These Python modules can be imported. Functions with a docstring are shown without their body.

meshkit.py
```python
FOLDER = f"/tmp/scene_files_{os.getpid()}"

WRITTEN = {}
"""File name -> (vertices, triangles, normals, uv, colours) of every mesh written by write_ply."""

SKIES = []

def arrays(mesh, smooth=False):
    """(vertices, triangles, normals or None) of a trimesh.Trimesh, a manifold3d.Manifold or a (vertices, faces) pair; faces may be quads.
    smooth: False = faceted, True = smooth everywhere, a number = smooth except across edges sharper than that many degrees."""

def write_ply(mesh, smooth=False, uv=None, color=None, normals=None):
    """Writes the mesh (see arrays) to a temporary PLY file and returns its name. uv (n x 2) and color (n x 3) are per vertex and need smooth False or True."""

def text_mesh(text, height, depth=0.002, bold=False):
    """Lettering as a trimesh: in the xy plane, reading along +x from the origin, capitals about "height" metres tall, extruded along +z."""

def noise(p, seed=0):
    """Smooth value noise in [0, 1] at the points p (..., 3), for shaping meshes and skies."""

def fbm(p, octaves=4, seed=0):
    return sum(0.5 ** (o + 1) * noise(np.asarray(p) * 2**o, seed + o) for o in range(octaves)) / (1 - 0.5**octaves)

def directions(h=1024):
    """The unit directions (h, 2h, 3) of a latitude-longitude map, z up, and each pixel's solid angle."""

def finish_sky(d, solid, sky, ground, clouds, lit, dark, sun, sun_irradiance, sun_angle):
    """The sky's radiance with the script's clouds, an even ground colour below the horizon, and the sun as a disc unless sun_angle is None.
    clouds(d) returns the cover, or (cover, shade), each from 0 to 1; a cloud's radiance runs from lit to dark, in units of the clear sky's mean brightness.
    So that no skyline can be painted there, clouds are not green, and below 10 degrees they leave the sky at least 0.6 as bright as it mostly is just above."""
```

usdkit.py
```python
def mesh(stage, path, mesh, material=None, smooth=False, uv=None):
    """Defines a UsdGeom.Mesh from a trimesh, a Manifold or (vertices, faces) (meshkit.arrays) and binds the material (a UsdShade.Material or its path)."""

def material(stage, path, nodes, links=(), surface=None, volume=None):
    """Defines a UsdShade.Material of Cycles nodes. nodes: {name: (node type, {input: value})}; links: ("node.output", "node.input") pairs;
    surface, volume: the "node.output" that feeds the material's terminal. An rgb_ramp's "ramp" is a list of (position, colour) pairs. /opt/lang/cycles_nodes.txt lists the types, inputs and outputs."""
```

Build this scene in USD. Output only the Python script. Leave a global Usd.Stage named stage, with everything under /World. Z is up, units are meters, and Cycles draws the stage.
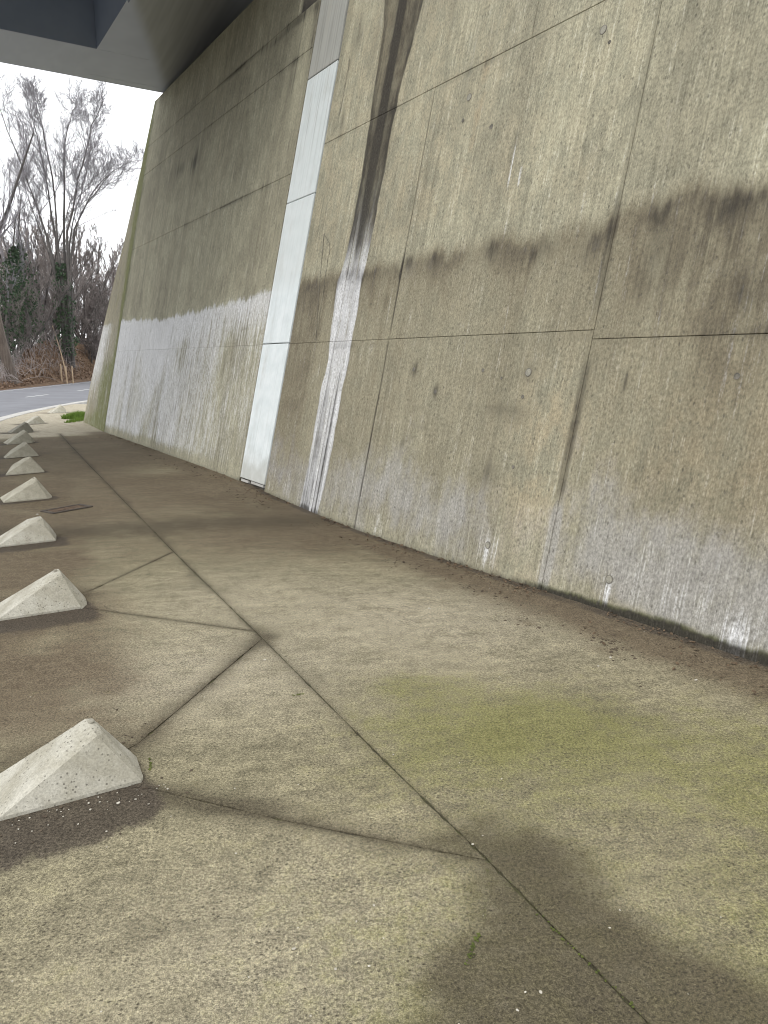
import math
import numpy as np, trimesh
from scipy.spatial import Delaunay
import shapely
from shapely.geometry import Polygon, LineString, Point
from shapely.ops import polygonize, unary_union
from pxr import Usd, UsdGeom, UsdLux, UsdShade, Gf, Sdf, Vt
import usdkit, meshkit

stage = Usd.Stage.CreateInMemory()
UsdGeom.SetStageUpAxis(stage, 'Z')
UsdGeom.Xform.Define(stage, '/World')
UsdGeom.Scope.Define(stage, '/World/Looks')

# ------------------------------------------------------------------ camera
EYE, FPX, PITCH = 1.60, 750.0, math.atan(151 / 750.0)
EXPOSURE = 0.9
cam = UsdGeom.Camera.Define(stage, '/World/camera')
cam.CreateHorizontalApertureAttr(36.0)
cam.CreateFocalLengthAttr(36.0 * FPX / 768)
cam.CreateClippingRangeAttr((0.05, 2000.0))
cam.CreateExposureAttr(EXPOSURE)
cam.AddTranslateOp().Set((0, 0, EYE))
cam.AddRotateXOp().Set(90 - math.degrees(PITCH))

# ------------------------------------------------------------------ sky and overcast sun
SUN_EL, SUN_DIR = math.radians(50), (-0.5, -0.8)
SKY_STRENGTH, SUN_INT = 0.10, 0.2


class G:
    """A small builder of Cycles node graphs."""
    def __init__(s):
        s.n, s.l, s.k = {}, [], 0

    def add(s, kind, out, **inp):
        s.k += 1
        name = f'n{s.k}'
        vals = {}
        for k, v in inp.items():
            if isinstance(v, Ref):
                s.l.append((v.r, f'{name}.{k}'))
            else:
                vals[k] = v
        s.n[name] = (kind, vals)
        return Ref(f'{name}.{out}')

    def obj(s): return s.add('texture_coordinate', 'object')
    def world(s): return s.add('geometry', 'position')
    def mapv(s, v, scale=(1, 1, 1), loc=(0, 0, 0)): return s.add('mapping', 'vector', vector=v, scale=scale, location=loc)
    def noise(s, v, scale, detail=4.0, rough=0.55, dist=0.0): return s.add('noise_texture', 'fac', vector=v, scale=scale, detail=detail, roughness=rough, distortion=dist)
    def voro(s, v, scale, out='distance', **k): return s.add('voronoi_texture', out, vector=v, scale=scale, **k)
    def m(s, op, a, b=0.5, c=0.0, clamp=False): return s.add('math', 'value', math_type=op, value1=a, value2=b, value3=c, use_clamp=clamp)
    def mr(s, v, a, b, c=0.0, d=1.0): return s.add('map_range', 'result', range_type='smoothstep', value=v, from_min=a, from_max=b, to_min=c, to_max=d)
    def mix(s, f, a, b): return s.add('mix_color', 'result', fac=f, a=a, b=b)
    def mul(s, f, a, b): return s.add('mix_color', 'result', blend_type='multiply', fac=f, a=a, b=b)
    def grey(s, f): return s.add('combine_color', 'color', r=f, g=f, b=f)
    def attr(s, name):
        c = s.add('attribute', 'color', attribute=name)
        s.k += 1
        nm = f'n{s.k}'
        s.n[nm] = ('separate_color', {})
        s.l.append((c.r, nm + '.color'))
        return Ref(nm + '.r'), Ref(nm + '.g'), Ref(nm + '.b')

    def edge(s, mask, nz, amount=0.9, lo=0.35, hi=0.65):
        """The mask with its soft border broken up by noise."""
        a = s.m('subtract', nz, 0.5)
        return s.mr(s.m('multiply_add', a, amount, mask), lo, hi)

    def finish(s, path, color, rough=0.85, bump=None, strength=0.5, dist=0.01, spec=0.3, translucent=0.0, metallic=0.0):
        kw = dict(base_color=color, roughness=rough, specular_ior_level=spec, metallic=metallic)
        if bump is not None:
            kw['normal'] = s.add('bump', 'normal', height=bump, strength=strength, distance=dist)
        p = s.add('principled_bsdf', 'BSDF', **kw)
        if translucent:
            t = s.add('translucent_bsdf', 'BSDF', color=color)
            p = s.add('mix_closure', 'closure', fac=translucent, closure1=p, closure2=t)
        return usdkit.material(stage, '/World/Looks/' + path, s.n, s.l, surface=p.r)


class Ref:
    def __init__(s, r): s.r = r


# overcast: the clear sky almost wholly covered by pale cloud
g = G()
sky = g.add('sky_texture', 'color', sky_type='single_scattering', sun_disc=False, sun_elevation=SUN_EL, sun_rotation=math.atan2(*SUN_DIR))
cl = g.noise(g.mapv(g.add('texture_coordinate', 'generated'), (1, 1, 2.2)), 2.2, 5, 0.55)
cloud = g.mix(g.mr(cl, 0.3, 0.75), (7.8, 7.9, 8.1), (9.7, 9.75, 9.8))
bg = g.add('background_shader', 'background', color=g.mix(0.92, sky, cloud), strength=SKY_STRENGTH)
skymat = usdkit.material(stage, '/World/Looks/sky', g.n, g.l, surface=bg.r)
dome = UsdLux.DomeLight.Define(stage, '/World/sky')
UsdShade.MaterialBindingAPI.Apply(dome.GetPrim()).Bind(skymat)
dome.GetPrim().SetCustomDataByKey('kind', 'structure')
sun = UsdLux.DistantLight.Define(stage, '/World/sun')
sun.CreateNormalizeAttr(True)
sun.CreateIntensityAttr(SUN_INT)
sun.CreateAngleAttr(25.0)
sun.CreateColorAttr((1.0, 0.97, 0.93))
d = np.array([*SUN_DIR, 0.0]); d = d / np.linalg.norm(d) * math.cos(SUN_EL); d[2] = math.sin(SUN_EL)
sun.AddTransformOp().Set(Gf.Matrix4d().SetRotate(Gf.Rotation(Gf.Vec3d(0, 0, 1), Gf.Vec3d(*map(float, d)))))

# ------------------------------------------------------------------ helpers
used = {}


def numbered(parent, name):
    k = used.get((parent, name), 0)
    used[(parent, name)] = k + 1
    return name if k == 0 else f'{name}_{k:03d}'


def tag(p, label=None, category=None, group=None, kind=None):
    p = p.GetPrim() if hasattr(p, 'GetPrim') else p
    for k, v in dict(label=label, category=category, group=group, kind=kind).items():
        if v:
            p.SetCustomDataByKey(k, v)
    return p


def parent_path(parent): return '/World' if parent is None else str(parent.GetPath())


def thing(name, label=None, cat=None, group=None, kind=None, loc=None, rotz=0.0, matrix=None, scale=None):
    x = UsdGeom.Xform.Define(stage, '/World/' + numbered('/World', name))
    if matrix is not None:
        x.AddTransformOp().Set(Gf.Matrix4d(*np.asarray(matrix, float).ravel()))
    else:
        x.AddTranslateOp().Set(tuple(map(float, loc or (0, 0, 0))))
        if rotz: x.AddRotateZOp().Set(math.degrees(rotz))
        if scale: x.AddScaleOp().Set(tuple(map(float, scale)))
    return tag(x, label, cat, group, kind)


def obj(name, mesh, mat, parent=None, smooth=False, kind=None, label=None, primvars=None):
    pp = parent_path(parent)
    p = usdkit.mesh(stage, pp + '/' + numbered(pp, name), mesh, mat, smooth=smooth)
    for k, v in (primvars or {}).items():
        UsdGeom.PrimvarsAPI(p).CreatePrimvar(k, Sdf.ValueTypeNames.Color3fArray, 'vertex').Set(Vt.Vec3fArray.FromNumpy(np.clip(v, 0, 1).astype(np.float32)))
    return tag(p, label=label, kind=kind)


def copy_of(src, name, label, cat, group, loc, rotz=0.0, scale=(1, 1, 1)):
    r = thing(name, label, cat, group, loc=loc, rotz=rotz, scale=scale)
    r.GetReferences().AddInternalReference(src.GetPath())
    r.SetInstanceable(True)
    return r


def box(x0, x1, y0, y1, z0, z1):
    b = trimesh.creation.box([x1 - x0, y1 - y0, z1 - z0])
    b.apply_translation([(x0 + x1) / 2, (y0 + y1) / 2, (z0 + z1) / 2])
    return b


def cat(ms): return trimesh.util.concatenate(ms)


def tubes(lines, radii, sides):
    """Polylines of K points each -> one mesh. lines (B,K,3), radii (B,K)."""
    P = np.asarray(lines, float); R = np.asarray(radii, float)
    B, K, _ = P.shape
    T = np.gradient(P, axis=1); T /= np.linalg.norm(T, axis=2, keepdims=True) + 1e-9
    ref = np.where(np.abs(T[:, :1, 2:3]) < 0.8, [[[0, 0, 1.0]]], [[[1.0, 0, 0]]])
    U = np.cross(T, np.broadcast_to(ref, T.shape)); U /= np.linalg.norm(U, axis=2, keepdims=True) + 1e-9
    V = np.cross(T, U)
    a = np.arange(sides) * 2 * np.pi / sides
    ring = P[:, :, None] + R[:, :, None, None] * (np.cos(a)[None, None, :, None] * U[:, :, None] + np.sin(a)[None, None, :, None] * V[:, :, None])
    v = ring.reshape(-1, 3)
    b, k, s = np.meshgrid(np.arange(B), np.arange(K - 1), np.arange(sides), indexing='ij')
    i = lambda kk, ss: ((b * K + kk) * sides + ss % sides).ravel()
    q = np.stack([i(k, s), i(k, s + 1), i(k + 1, s + 1), i(k + 1, s)], 1)
    return trimesh.Trimesh(v, np.vstack([q[:, [0, 1, 2]], q[:, [0, 2, 3]]]), process=False)


def sstep(a, b, x):
    t = np.clip((np.asarray(x, float) - a) / (b - a), 0, 1)
    return t * t * (3 - 2 * t)


def band(x, c, w, soft): return 1 - sstep(w, w + soft, np.abs(x - c))


def fb(x, y, sx, sy, seed, octv=3): return meshkit.fbm(np.stack([x * sx, y * sy, np.full_like(x, seed * 7.3)], -1), octv, seed)


def seg_dist(x, y, pts):
    p = np.stack([x, y], -1); best = np.full(x.shape, 1e9)
    for a, b in zip(np.asarray(pts, float)[:-1], np.asarray(pts, float)[1:]):
        ab = b - a
        t = np.clip(((p - a) @ ab) / (ab @ ab), 0, 1)
        best = np.minimum(best, np.linalg.norm(p - a - t[..., None] * ab, axis=-1))
    return best


def ground_z(x, y):
    s, n = SN(x, y)
    return -0.085 * np.exp(-((s - 4.4) / 2.7) ** 2) * sstep(-1.6, -0.05, n)


# ------------------------------------------------------------------ wall frame: s along the wall, h up its battered face, d into it
HV = np.array([-0.53305247, 0.84608219, 0.0])
NV = np.array([0.84608219, 0.53305247, 0.0])
ORG = np.array([2.06160754, 3.78524211, 0.0])
LEAN = math.radians(12.5)
UV = NV * math.sin(LEAN) + np.array([0, 0, math.cos(LEAN)])
DV = np.cross(HV, UV)
WALL_M = np.eye(4); WALL_M[0, :3] = HV; WALL_M[1, :3] = UV; WALL_M[2, :3] = DV; WALL_M[3, :3] = ORG
DECK_M = np.eye(4); DECK_M[0, :3] = NV; DECK_M[1, :3] = HV; DECK_M[3, :3] = ORG     # n, s, z
W = lambda s, h, dd=0.0: ORG + s * HV + h * UV + dd * DV
SN = lambda x, y: ((x - ORG[0]) * HV[0] + (y - ORG[1]) * HV[1], (x - ORG[0]) * NV[0] + (y - ORG[1]) * NV[1])

# ------------------------------------------------------------------ materials


def wall_material(path, moss=(0.085, 0.092, 0.032)):
    g = G(); co = g.obj()
    white, dark, green = g.attr('stain_a'); low, lime_and_shade, ochre = g.attr('stain_b')
    n_big = g.noise(g.mapv(co, (1, 0.45, 1)), 0.9, 5, 0.62)
    n_mid = g.noise(g.mapv(co, (1, 0.6, 1)), 5, 5, 0.68)
    streak = g.noise(g.mapv(co, (20, 0.8, 1)), 1.0, 4, 0.66)
    board = g.noise(g.mapv(co, (80, 1.6, 1)), 1.0, 4, 0.65)
    fine = g.noise(g.mapv(co, (1, 0.6, 1)), 60, 3, 0.8)
    c = g.mix(g.mr(n_big, 0.36, 0.64), (0.27, 0.253, 0.182), (0.366, 0.347, 0.25))
    c = g.mix(g.m('multiply', ochre, g.mr(n_mid, 0.35, 0.65)), c, (0.335, 0.285, 0.19))
    c = g.mul(1.0, c, g.grey(g.mr(n_mid, 0.3, 0.7, 0.84, 1.12)))
    c = g.mul(1.0, c, g.grey(g.mr(streak, 0.28, 0.72, 0.82, 1.12)))
    # lower zone, browner and darker
    lw = g.m('multiply', low, g.mr(g.m('multiply_add', n_mid, 0.6, g.m('multiply', streak, 0.4)), 0.32, 0.62, 0.5, 1.0))
    lw = g.m('multiply', lw, 2.0)
    c = g.mix(g.m('multiply', g.m('minimum', lw, 1.0), 0.82), c, (0.176, 0.149, 0.098))
    c = g.mix(g.m('multiply', g.m('subtract', lw, 0.75, clamp=True), 0.95), c, (0.078, 0.066, 0.05))
    # lime bloom, with the grey deck shade of the left part
    lm = g.edge(g.m('multiply', lime_and_shade, 0.9), n_mid, 1.4, 0.3, 1.0)
    c = g.mix(g.m('multiply', lm, 0.6), c, (0.34, 0.336, 0.332))
    # green
    ge = g.edge(green, n_mid, 1.4, 0.25, 0.85)
    c = g.mix(g.m('multiply', ge, 0.85), c, moss)
    mot = g.noise(g.mapv(co, (1, 0.35, 1)), 20, 4, 0.78)
    # white efflorescence, streaked
    ws = g.m('multiply_add', g.m('subtract', streak, 0.5), 1.5, white)
    ws = g.m('multiply_add', g.m('subtract', board, 0.5), 0.95, ws)
    ws = g.m('multiply_add', g.m('subtract', mot, 0.5), 0.9, ws)
    ws = g.mr(g.m('multiply_add', g.m('subtract', fine, 0.5), 0.5, ws), 0.14, 1.0)
    c = g.mix(g.m('multiply', ws, 0.82), c, (0.66, 0.665, 0.68))
    # black stain
    ds = g.m('multiply_add', g.m('subtract', streak, 0.5), 0.6, dark)
    ds = g.m('multiply_add', g.m('subtract', fine, 0.5), 0.5, ds)
    ds = g.m('multiply_add', g.m('subtract', mot, 0.5), 0.9, ds)
    ds = g.mr(g.m('multiply_add', g.m('subtract', n_mid, 0.5), 0.6, ds), 0.10, 0.85)
    c = g.mix(g.m('multiply', ds, 0.93), c, (0.032, 0.028, 0.023))
    # pores and grain
    pore = g.voro(g.mapv(co, (1, 0.6, 1)), 16, dimensions='2D', randomness=1.0)
    pm = g.m('multiply', g.mr(pore, 0.06, 0.16, 1.0, 0.0), g.mr(g.noise(co, 7, 2), 0.40, 0.60))
    c = g.mix(g.m('multiply', pm, 0.5), c, (0.085, 0.077, 0.062))
    pore2 = g.voro(g.mapv(co, (1, 0.7, 1), (5.3, 2.2, 0)), 38, dimensions='2D', randomness=1.0)
    pm2 = g.m('multiply', g.mr(pore2, 0.08, 0.22, 1.0, 0.0), g.mr(g.noise(co, 5, 2), 0.42, 0.62))
    c = g.mix(g.m('multiply', pm2, 0.36), c, (0.1, 0.09, 0.072))
    c = g.mul(1.0, c, g.grey(g.mr(board, 0.28, 0.72, 0.85, 1.12)))
    c = g.mul(1.0, c, g.grey(g.mr(fine, 0.28, 0.72, 0.68, 1.3)))
    c = g.mul(1.0, c, g.grey(g.mr(mot, 0.3, 0.7, 0.86, 1.12)))
    b = g.m('multiply_add', board, 0.5, g.m('multiply_add', fine, 0.9, g.m('multiply', pm, -0.8)))
    return g.finish(path, c, 0.9, b, 0.5, 0.006, spec=0.25)


def pavement_material(path):
    g = G(); co = g.world()
    dark, mud, moss = g.attr('stain_a'); brown, light, edge = g.attr('stain_b')
    big = g.noise(co, 0.8, 5, 0.62)
    mid = g.noise(co, 5, 5, 0.68)
    rot = g.add('vector_rotate', 'vector', vector=co, rotate_type='z_axis', angle=-0.25)
    brush = g.noise(g.mapv(rot, (1.2, 5, 1)), 2.4, 4, 0.66)
    fine = g.noise(co, 95, 3, 0.75)
    grain = g.noise(co, 300, 1, 0.7)
    mot = g.noise(co, 17, 5, 0.78)
    c = g.mix(g.mr(big, 0.36, 0.64), (0.232, 0.207, 0.13), (0.305, 0.271, 0.176))
    c = g.mul(1.0, c, g.grey(g.mr(brush, 0.28, 0.72, 0.88, 1.1)))
    c = g.mul(1.0, c, g.grey(g.mr(mid, 0.3, 0.7, 0.84, 1.1)))
    c = g.mul(1.0, c, g.grey(g.mr(mot, 0.3, 0.7, 0.84, 1.12)))
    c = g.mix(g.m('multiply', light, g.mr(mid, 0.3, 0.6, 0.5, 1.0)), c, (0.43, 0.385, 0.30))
    c = g.mix(g.m('multiply', g.edge(g.m('multiply_add', g.m('subtract', mot, 0.5), 0.7, brown), mid, 1.0, 0.08, 0.95), 0.8), c, (0.108, 0.078, 0.05))
    c = g.mix(g.m('multiply', g.edge(g.m('multiply_add', g.m('subtract', mot, 0.5), 1.5, moss), mid, 1.3, 0.12, 1.1), 0.75), c, (0.172, 0.17, 0.052))
    dk = g.m('multiply_add', g.m('subtract', fine, 0.5), 0.6, dark)
    dk = g.m('multiply_add', g.m('subtract', mot, 0.5), 1.3, dk)
    dk = g.edge(dk, mid, 0.6, 0.06, 0.95)
    c = g.mix(g.m('multiply', dk, 0.82), c, (0.068, 0.056, 0.036))
    md = g.m('multiply_add', g.m('subtract', mot, 0.5), 0.9, mud)
    c = g.mix(g.m('multiply', g.edge(md, mid, 0.9, 0.25, 0.7), 0.93), c, g.mix(fine, (0.04, 0.032, 0.024), (0.1, 0.082, 0.062)))
    ge = g.edge(edge, fine, 1.5, 0.5, 0.9)
    c = g.mix(g.m('multiply', ge, 0.85), c, (0.06, 0.065, 0.022))
    # dark pits and flecks, pale grit
    v = g.voro(g.mapv(rot, (0.8, 1.2, 1)), 34, dimensions='2D', randomness=1.0)
    pit = g.m('multiply', g.mr(v, 0.05, 0.17, 1.0, 0.0), g.mr(g.noise(co, 4.5, 3, 0.6), 0.40, 0.62))
    c = g.mix(g.m('multiply', pit, 0.75), c, (0.06, 0.05, 0.036))
    v3 = g.voro(g.mapv(rot, (0.8, 1.2, 1), (1.7, 0.4, 0)), 82, dimensions='2D', randomness=1.0)
    pit2 = g.m('multiply', g.mr(v3, 0.08, 0.24, 1.0, 0.0), g.mr(g.noise(co, 3.3, 3, 0.6), 0.38, 0.62))
    c = g.mix(g.m('multiply', pit2, 0.62), c, (0.075, 0.064, 0.045))
    v2 = g.voro(g.mapv(co, (1, 1, 0.2), (3.1, 7.7, 0)), 95, dimensions='2D', randomness=1.0)
    c = g.mix(g.m('multiply', g.m('multiply', g.mr(v2, 0.05, 0.16, 1.0, 0.0), g.mr(mot, .42, .62)), g.m('subtract', 0.4, g.m('multiply', g.m('maximum', dark, mud), 0.36))), c, (0.5, 0.47, 0.39))
    c = g.mul(1.0, c, g.grey(g.mr(grain, 0.25, 0.75, 0.62, 1.36)))
    c = g.mul(1.0, c, g.grey(g.mr(fine, 0.3, 0.7, 0.55, 1.4)))
    c = g.mul(1.0, c, g.grey(g.mr(mot, 0.32, 0.68, 0.88, 1.1)))
    c = g.mul(1.0, c, g.grey(g.mr(brush, 0.3, 0.7, 0.95, 1.03)))
    b = g.m('multiply_add', grain, 0.8, g.m('multiply_add', fine, 1.2, g.m('multiply', pit, -0.9)))
    return g.finish(path, c, 0.92, b, 0.6, 0.006, spec=0.2)


def rough_material(path, c0, c1, scale=6.0, grain=160, bump=0.4, pores=0.0, streak=None, rough=0.88, speck=0.18, translucent=0.0, vary=0.0, space='obj'):
    g = G(); co = g.obj() if space == 'obj' else g.world()
    n = g.noise(g.mapv(co, streak or (1, 1, 1)), scale, 5, 0.6)
    f = g.noise(co, grain, 3, 0.65)
    c = g.mix(g.mr(n, 0.3, 0.7), c0, c1)
    c = g.mul(0.9, c, g.grey(g.mr(f, 0.25, 0.75, 1 - speck, 1 + speck)))
    h = g.m('multiply_add', n, 0.6, f)
    if pores:
        p = g.voro(co, 55, randomness=1.0)
        pm = g.m('multiply', g.mr(p, 0.14, 0.26, 1.0, 0.0), g.mr(g.noise(co, 14, 2), 0.36, 0.55))
        c = g.mix(g.m('multiply', pm, pores), c, (0.09, 0.085, 0.07))
        h = g.m('multiply_add', pm, -1.0, h)
    if vary:
        r = g.add('object_info', 'random')
        c = g.mul(1.0, c, g.grey(g.mr(r, 0.0, 1.0, 1 - vary, 1 + vary)))
    return g.finish(path, c, rough, h, bump, 0.006, spec=0.25, translucent=translucent)


M = dict(
    wall=wall_material('wall_concrete'),
    wallend=wall_material('wall_end_concrete', (0.14, 0.15, 0.045)),
    paving=pavement_material('pavement_concrete'),
    core=rough_material('dark_joint_back', (0.05, 0.045, 0.038), (0.09, 0.08, 0.065), 8),  # dark tone of the mass behind the panel joints
    bed=rough_material('joint_soil', (0.045, 0.038, 0.026), (0.085, 0.085, 0.035), 5, space='world', speck=.4),
    soffit=rough_material('soffit_concrete', (0.64, 0.68, 0.74), (0.69, 0.73, 0.79), 1.3, 60, 0.1, streak=(3, 1, 1), speck=.06),
    coffer=rough_material('coffer_blue_grey', (0.28, 0.325, 0.41), (0.32, 0.365, 0.45), 1.5, 60, 0.1, speck=.06),  # recess faces, darker and bluer than the soffit
    block=rough_material('bollard_concrete', (0.34, 0.32, 0.255), (0.47, 0.452, 0.385), 6, 110, 0.4, pores=0.7, speck=0.2, vary=0.1),
    blockmid=rough_material('mid_bollard_concrete', (0.29, 0.272, 0.212), (0.4, 0.378, 0.305), 6, 110, 0.4, pores=0.5, speck=0.2),  # darker tone for bollards in the middle of the row
    blockdark=rough_material('dark_bollard_concrete', (0.18, 0.17, 0.135), (0.26, 0.245, 0.2), 6, 110, 0.4, pores=0.4, speck=0.2),
    blockcap=rough_material('worn_corner', (0.25, 0.235, 0.19), (0.36, 0.34, 0.28), 9, 130, 0.5),
    asphalt=rough_material('asphalt', (0.15, 0.152, 0.165), (0.185, 0.19, 0.205), 0.7, 60, 0.3, space='world'),
    paint=rough_material('road_paint', (0.42, 0.42, 0.41), (0.62, 0.62, 0.6), 3, 50, 0.2, space='world'),
    kerb=rough_material('kerb_stone', (0.36, 0.35, 0.33), (0.46, 0.45, 0.42), 2.5, 60, 0.3, vary=0.08),
    earth=rough_material('bank_earth', (0.085, 0.052, 0.032), (0.15, 0.098, 0.06), 1.5, 9, 0.8, speck=0.45, space='world'),
    soil=rough_material('far_ground', (0.06, 0.058, 0.03), (0.1, 0.085, 0.05), 0.3, 5, 0.5, speck=0.3, space='world'),
    bark=rough_material('bark', (0.075, 0.07, 0.066), (0.13, 0.12, 0.112), 3, 20, 0.5, streak=(3, 3, 0.5), vary=0.2),
    bark2=rough_material('brown_bark', (0.085, 0.068, 0.056), (0.14, 0.115, 0.095), 3, 20, 0.5, streak=(3, 3, 0.5), vary=0.15),
    twig=rough_material('twigs', (0.17, 0.165, 0.175), (0.25, 0.24, 0.255), 2, 9, 0.0, vary=0.2),
    brush=rough_material('brushwood', (0.15, 0.132, 0.126), (0.27, 0.24, 0.225), 1.2, 9, 0.0, vary=0.3),
    ivy=rough_material('ivy_leaves', (0.035, 0.06, 0.038), (0.075, 0.11, 0.06), 1.2, 7, 0.0, speck=0.4, translucent=0.2, vary=0.2),
    dry=rough_material('dry_leaves', (0.12, 0.078, 0.052), (0.24, 0.165, 0.115), 1.5, 8, 0.0, speck=0.4),
    litter=rough_material('leaf_bits', (0.05, 0.034, 0.022), (0.15, 0.105, 0.065), 25, 60, 0.0, speck=0.4, space='world'),
    grass=rough_material('grass_blades', (0.075, 0.13, 0.02), (0.14, 0.21, 0.04), 5, 30, 0.0, speck=0.3, translucent=0.3),
    stake=rough_material('stake_wood', (0.36, 0.27, 0.18), (0.46, 0.36, 0.25), 4, 40, 0.2, streak=(6, 6, 0.6)),
    rust=rough_material('rusty_cover', (0.075, 0.05, 0.034), (0.13, 0.09, 0.06), 12, 60, 0.6, speck=0.3),
    rustframe=rough_material('cover_frame', (0.06, 0.05, 0.042), (0.1, 0.085, 0.068), 12, 60, 0.5),
    pebble=rough_material('pebbles', (0.34, 0.31, 0.25), (0.55, 0.52, 0.45), 30, 90, 0.2),
    crumb=rough_material('soil_crumbs', (0.05, 0.038, 0.027), (0.11, 0.085, 0.06), 30, 90, 0.3),
    plug=rough_material('tie_hole_mortar', (0.22, 0.21, 0.175), (0.31, 0.295, 0.24), 20, 120, 0.5),
    hole=rough_material('tie_hole_rim', (0.1, 0.093, 0.078), (0.2, 0.185, 0.155), 20, 120, 0.5),
    crack=rough_material('crack', (0.08, 0.072, 0.06), (0.2, 0.185, 0.15), 9, 60, 0.2),
)


def strip_material(path, dirty):
    g = G(); co = g.obj()
    st = g.noise(g.mapv(co, (30, 0.55, 1)), 1.0, 4, 0.6)
    mid = g.noise(co, 4, 5, 0.6); f = g.noise(co, 120, 2)
    x, y, z = (g.add('separate_xyz', k, vector=co) for k in 'xyz')
    c = g.mix(g.mr(mid, 0.3, 0.7), (0.58, 0.63, 0.63), (0.68, 0.72, 0.72))
    up = g.mr(g.m('multiply_add', g.m('subtract', mid, 0.5), 0.5, y), 2.45, 2.8)
    c = g.mix(g.m('multiply', up, 0.55), c, (0.52, 0.55, 0.53))  # greyer upper part: dirt, plus dimmer light put into the colour
    c = g.mix(g.m('multiply', g.mr(st, 0.48, 0.8), g.mr(y, 3.3, 5.0, 0.2, 0.75)), c, (0.17, 0.165, 0.15))
    c = g.mix(g.m('multiply', g.mr(g.noise(g.mapv(co, (3, .7, 1)), 1.6, 5, .7), .5, .75), .45), c, (0.4, 0.4, 0.36))
    c = g.mix(g.m('multiply', g.mr(g.m('multiply_add', g.m('subtract', mid, 0.5), 0.6, y), 0.5, 0.05), 0.55), c, (0.33, 0.31, 0.25))
    if dirty:
        c = g.mul(1.0, g.mix(0.6, c, (0.26, 0.235, 0.185)), g.grey(g.mr(st, 0.25, 0.75, 0.6, 1.1)))
    c = g.mul(0.8, c, g.grey(g.mr(f, 0.2, 0.8, 0.94, 1.05)))
    return g.finish(path, c, 0.55, mid, 0.05, 0.01, spec=0.4)


def soffit_material(path):
    g = G(); co = g.obj(); r_, _, _ = g.attr('stain_a')
    n = g.noise(g.mapv(co, (1, 1, 1)), 1.3, 5, 0.6); st = g.noise(g.mapv(co, (7, .5, 1)), 1.0, 4, 0.6)
    c = g.mix(r_, g.mix(g.mr(n, .3, .7), (0.64, 0.68, 0.74), (0.69, 0.73, 0.79)), g.mix(g.mr(st, .3, .7), (0.46, 0.47, 0.44), (0.54, 0.55, 0.52)))
    return g.finish(path, c, 0.85, spec=0.25)


M['soffit2'] = soffit_material('haunch_soffit')
M['moss'] = rough_material('moss', (0.06, 0.075, 0.018), (0.12, 0.14, 0.035), 12, 90, 0.3)
M['strip'] = strip_material('white_cladding', False)
M['strip_dirty'] = strip_material('dirty_cladding', True)

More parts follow.
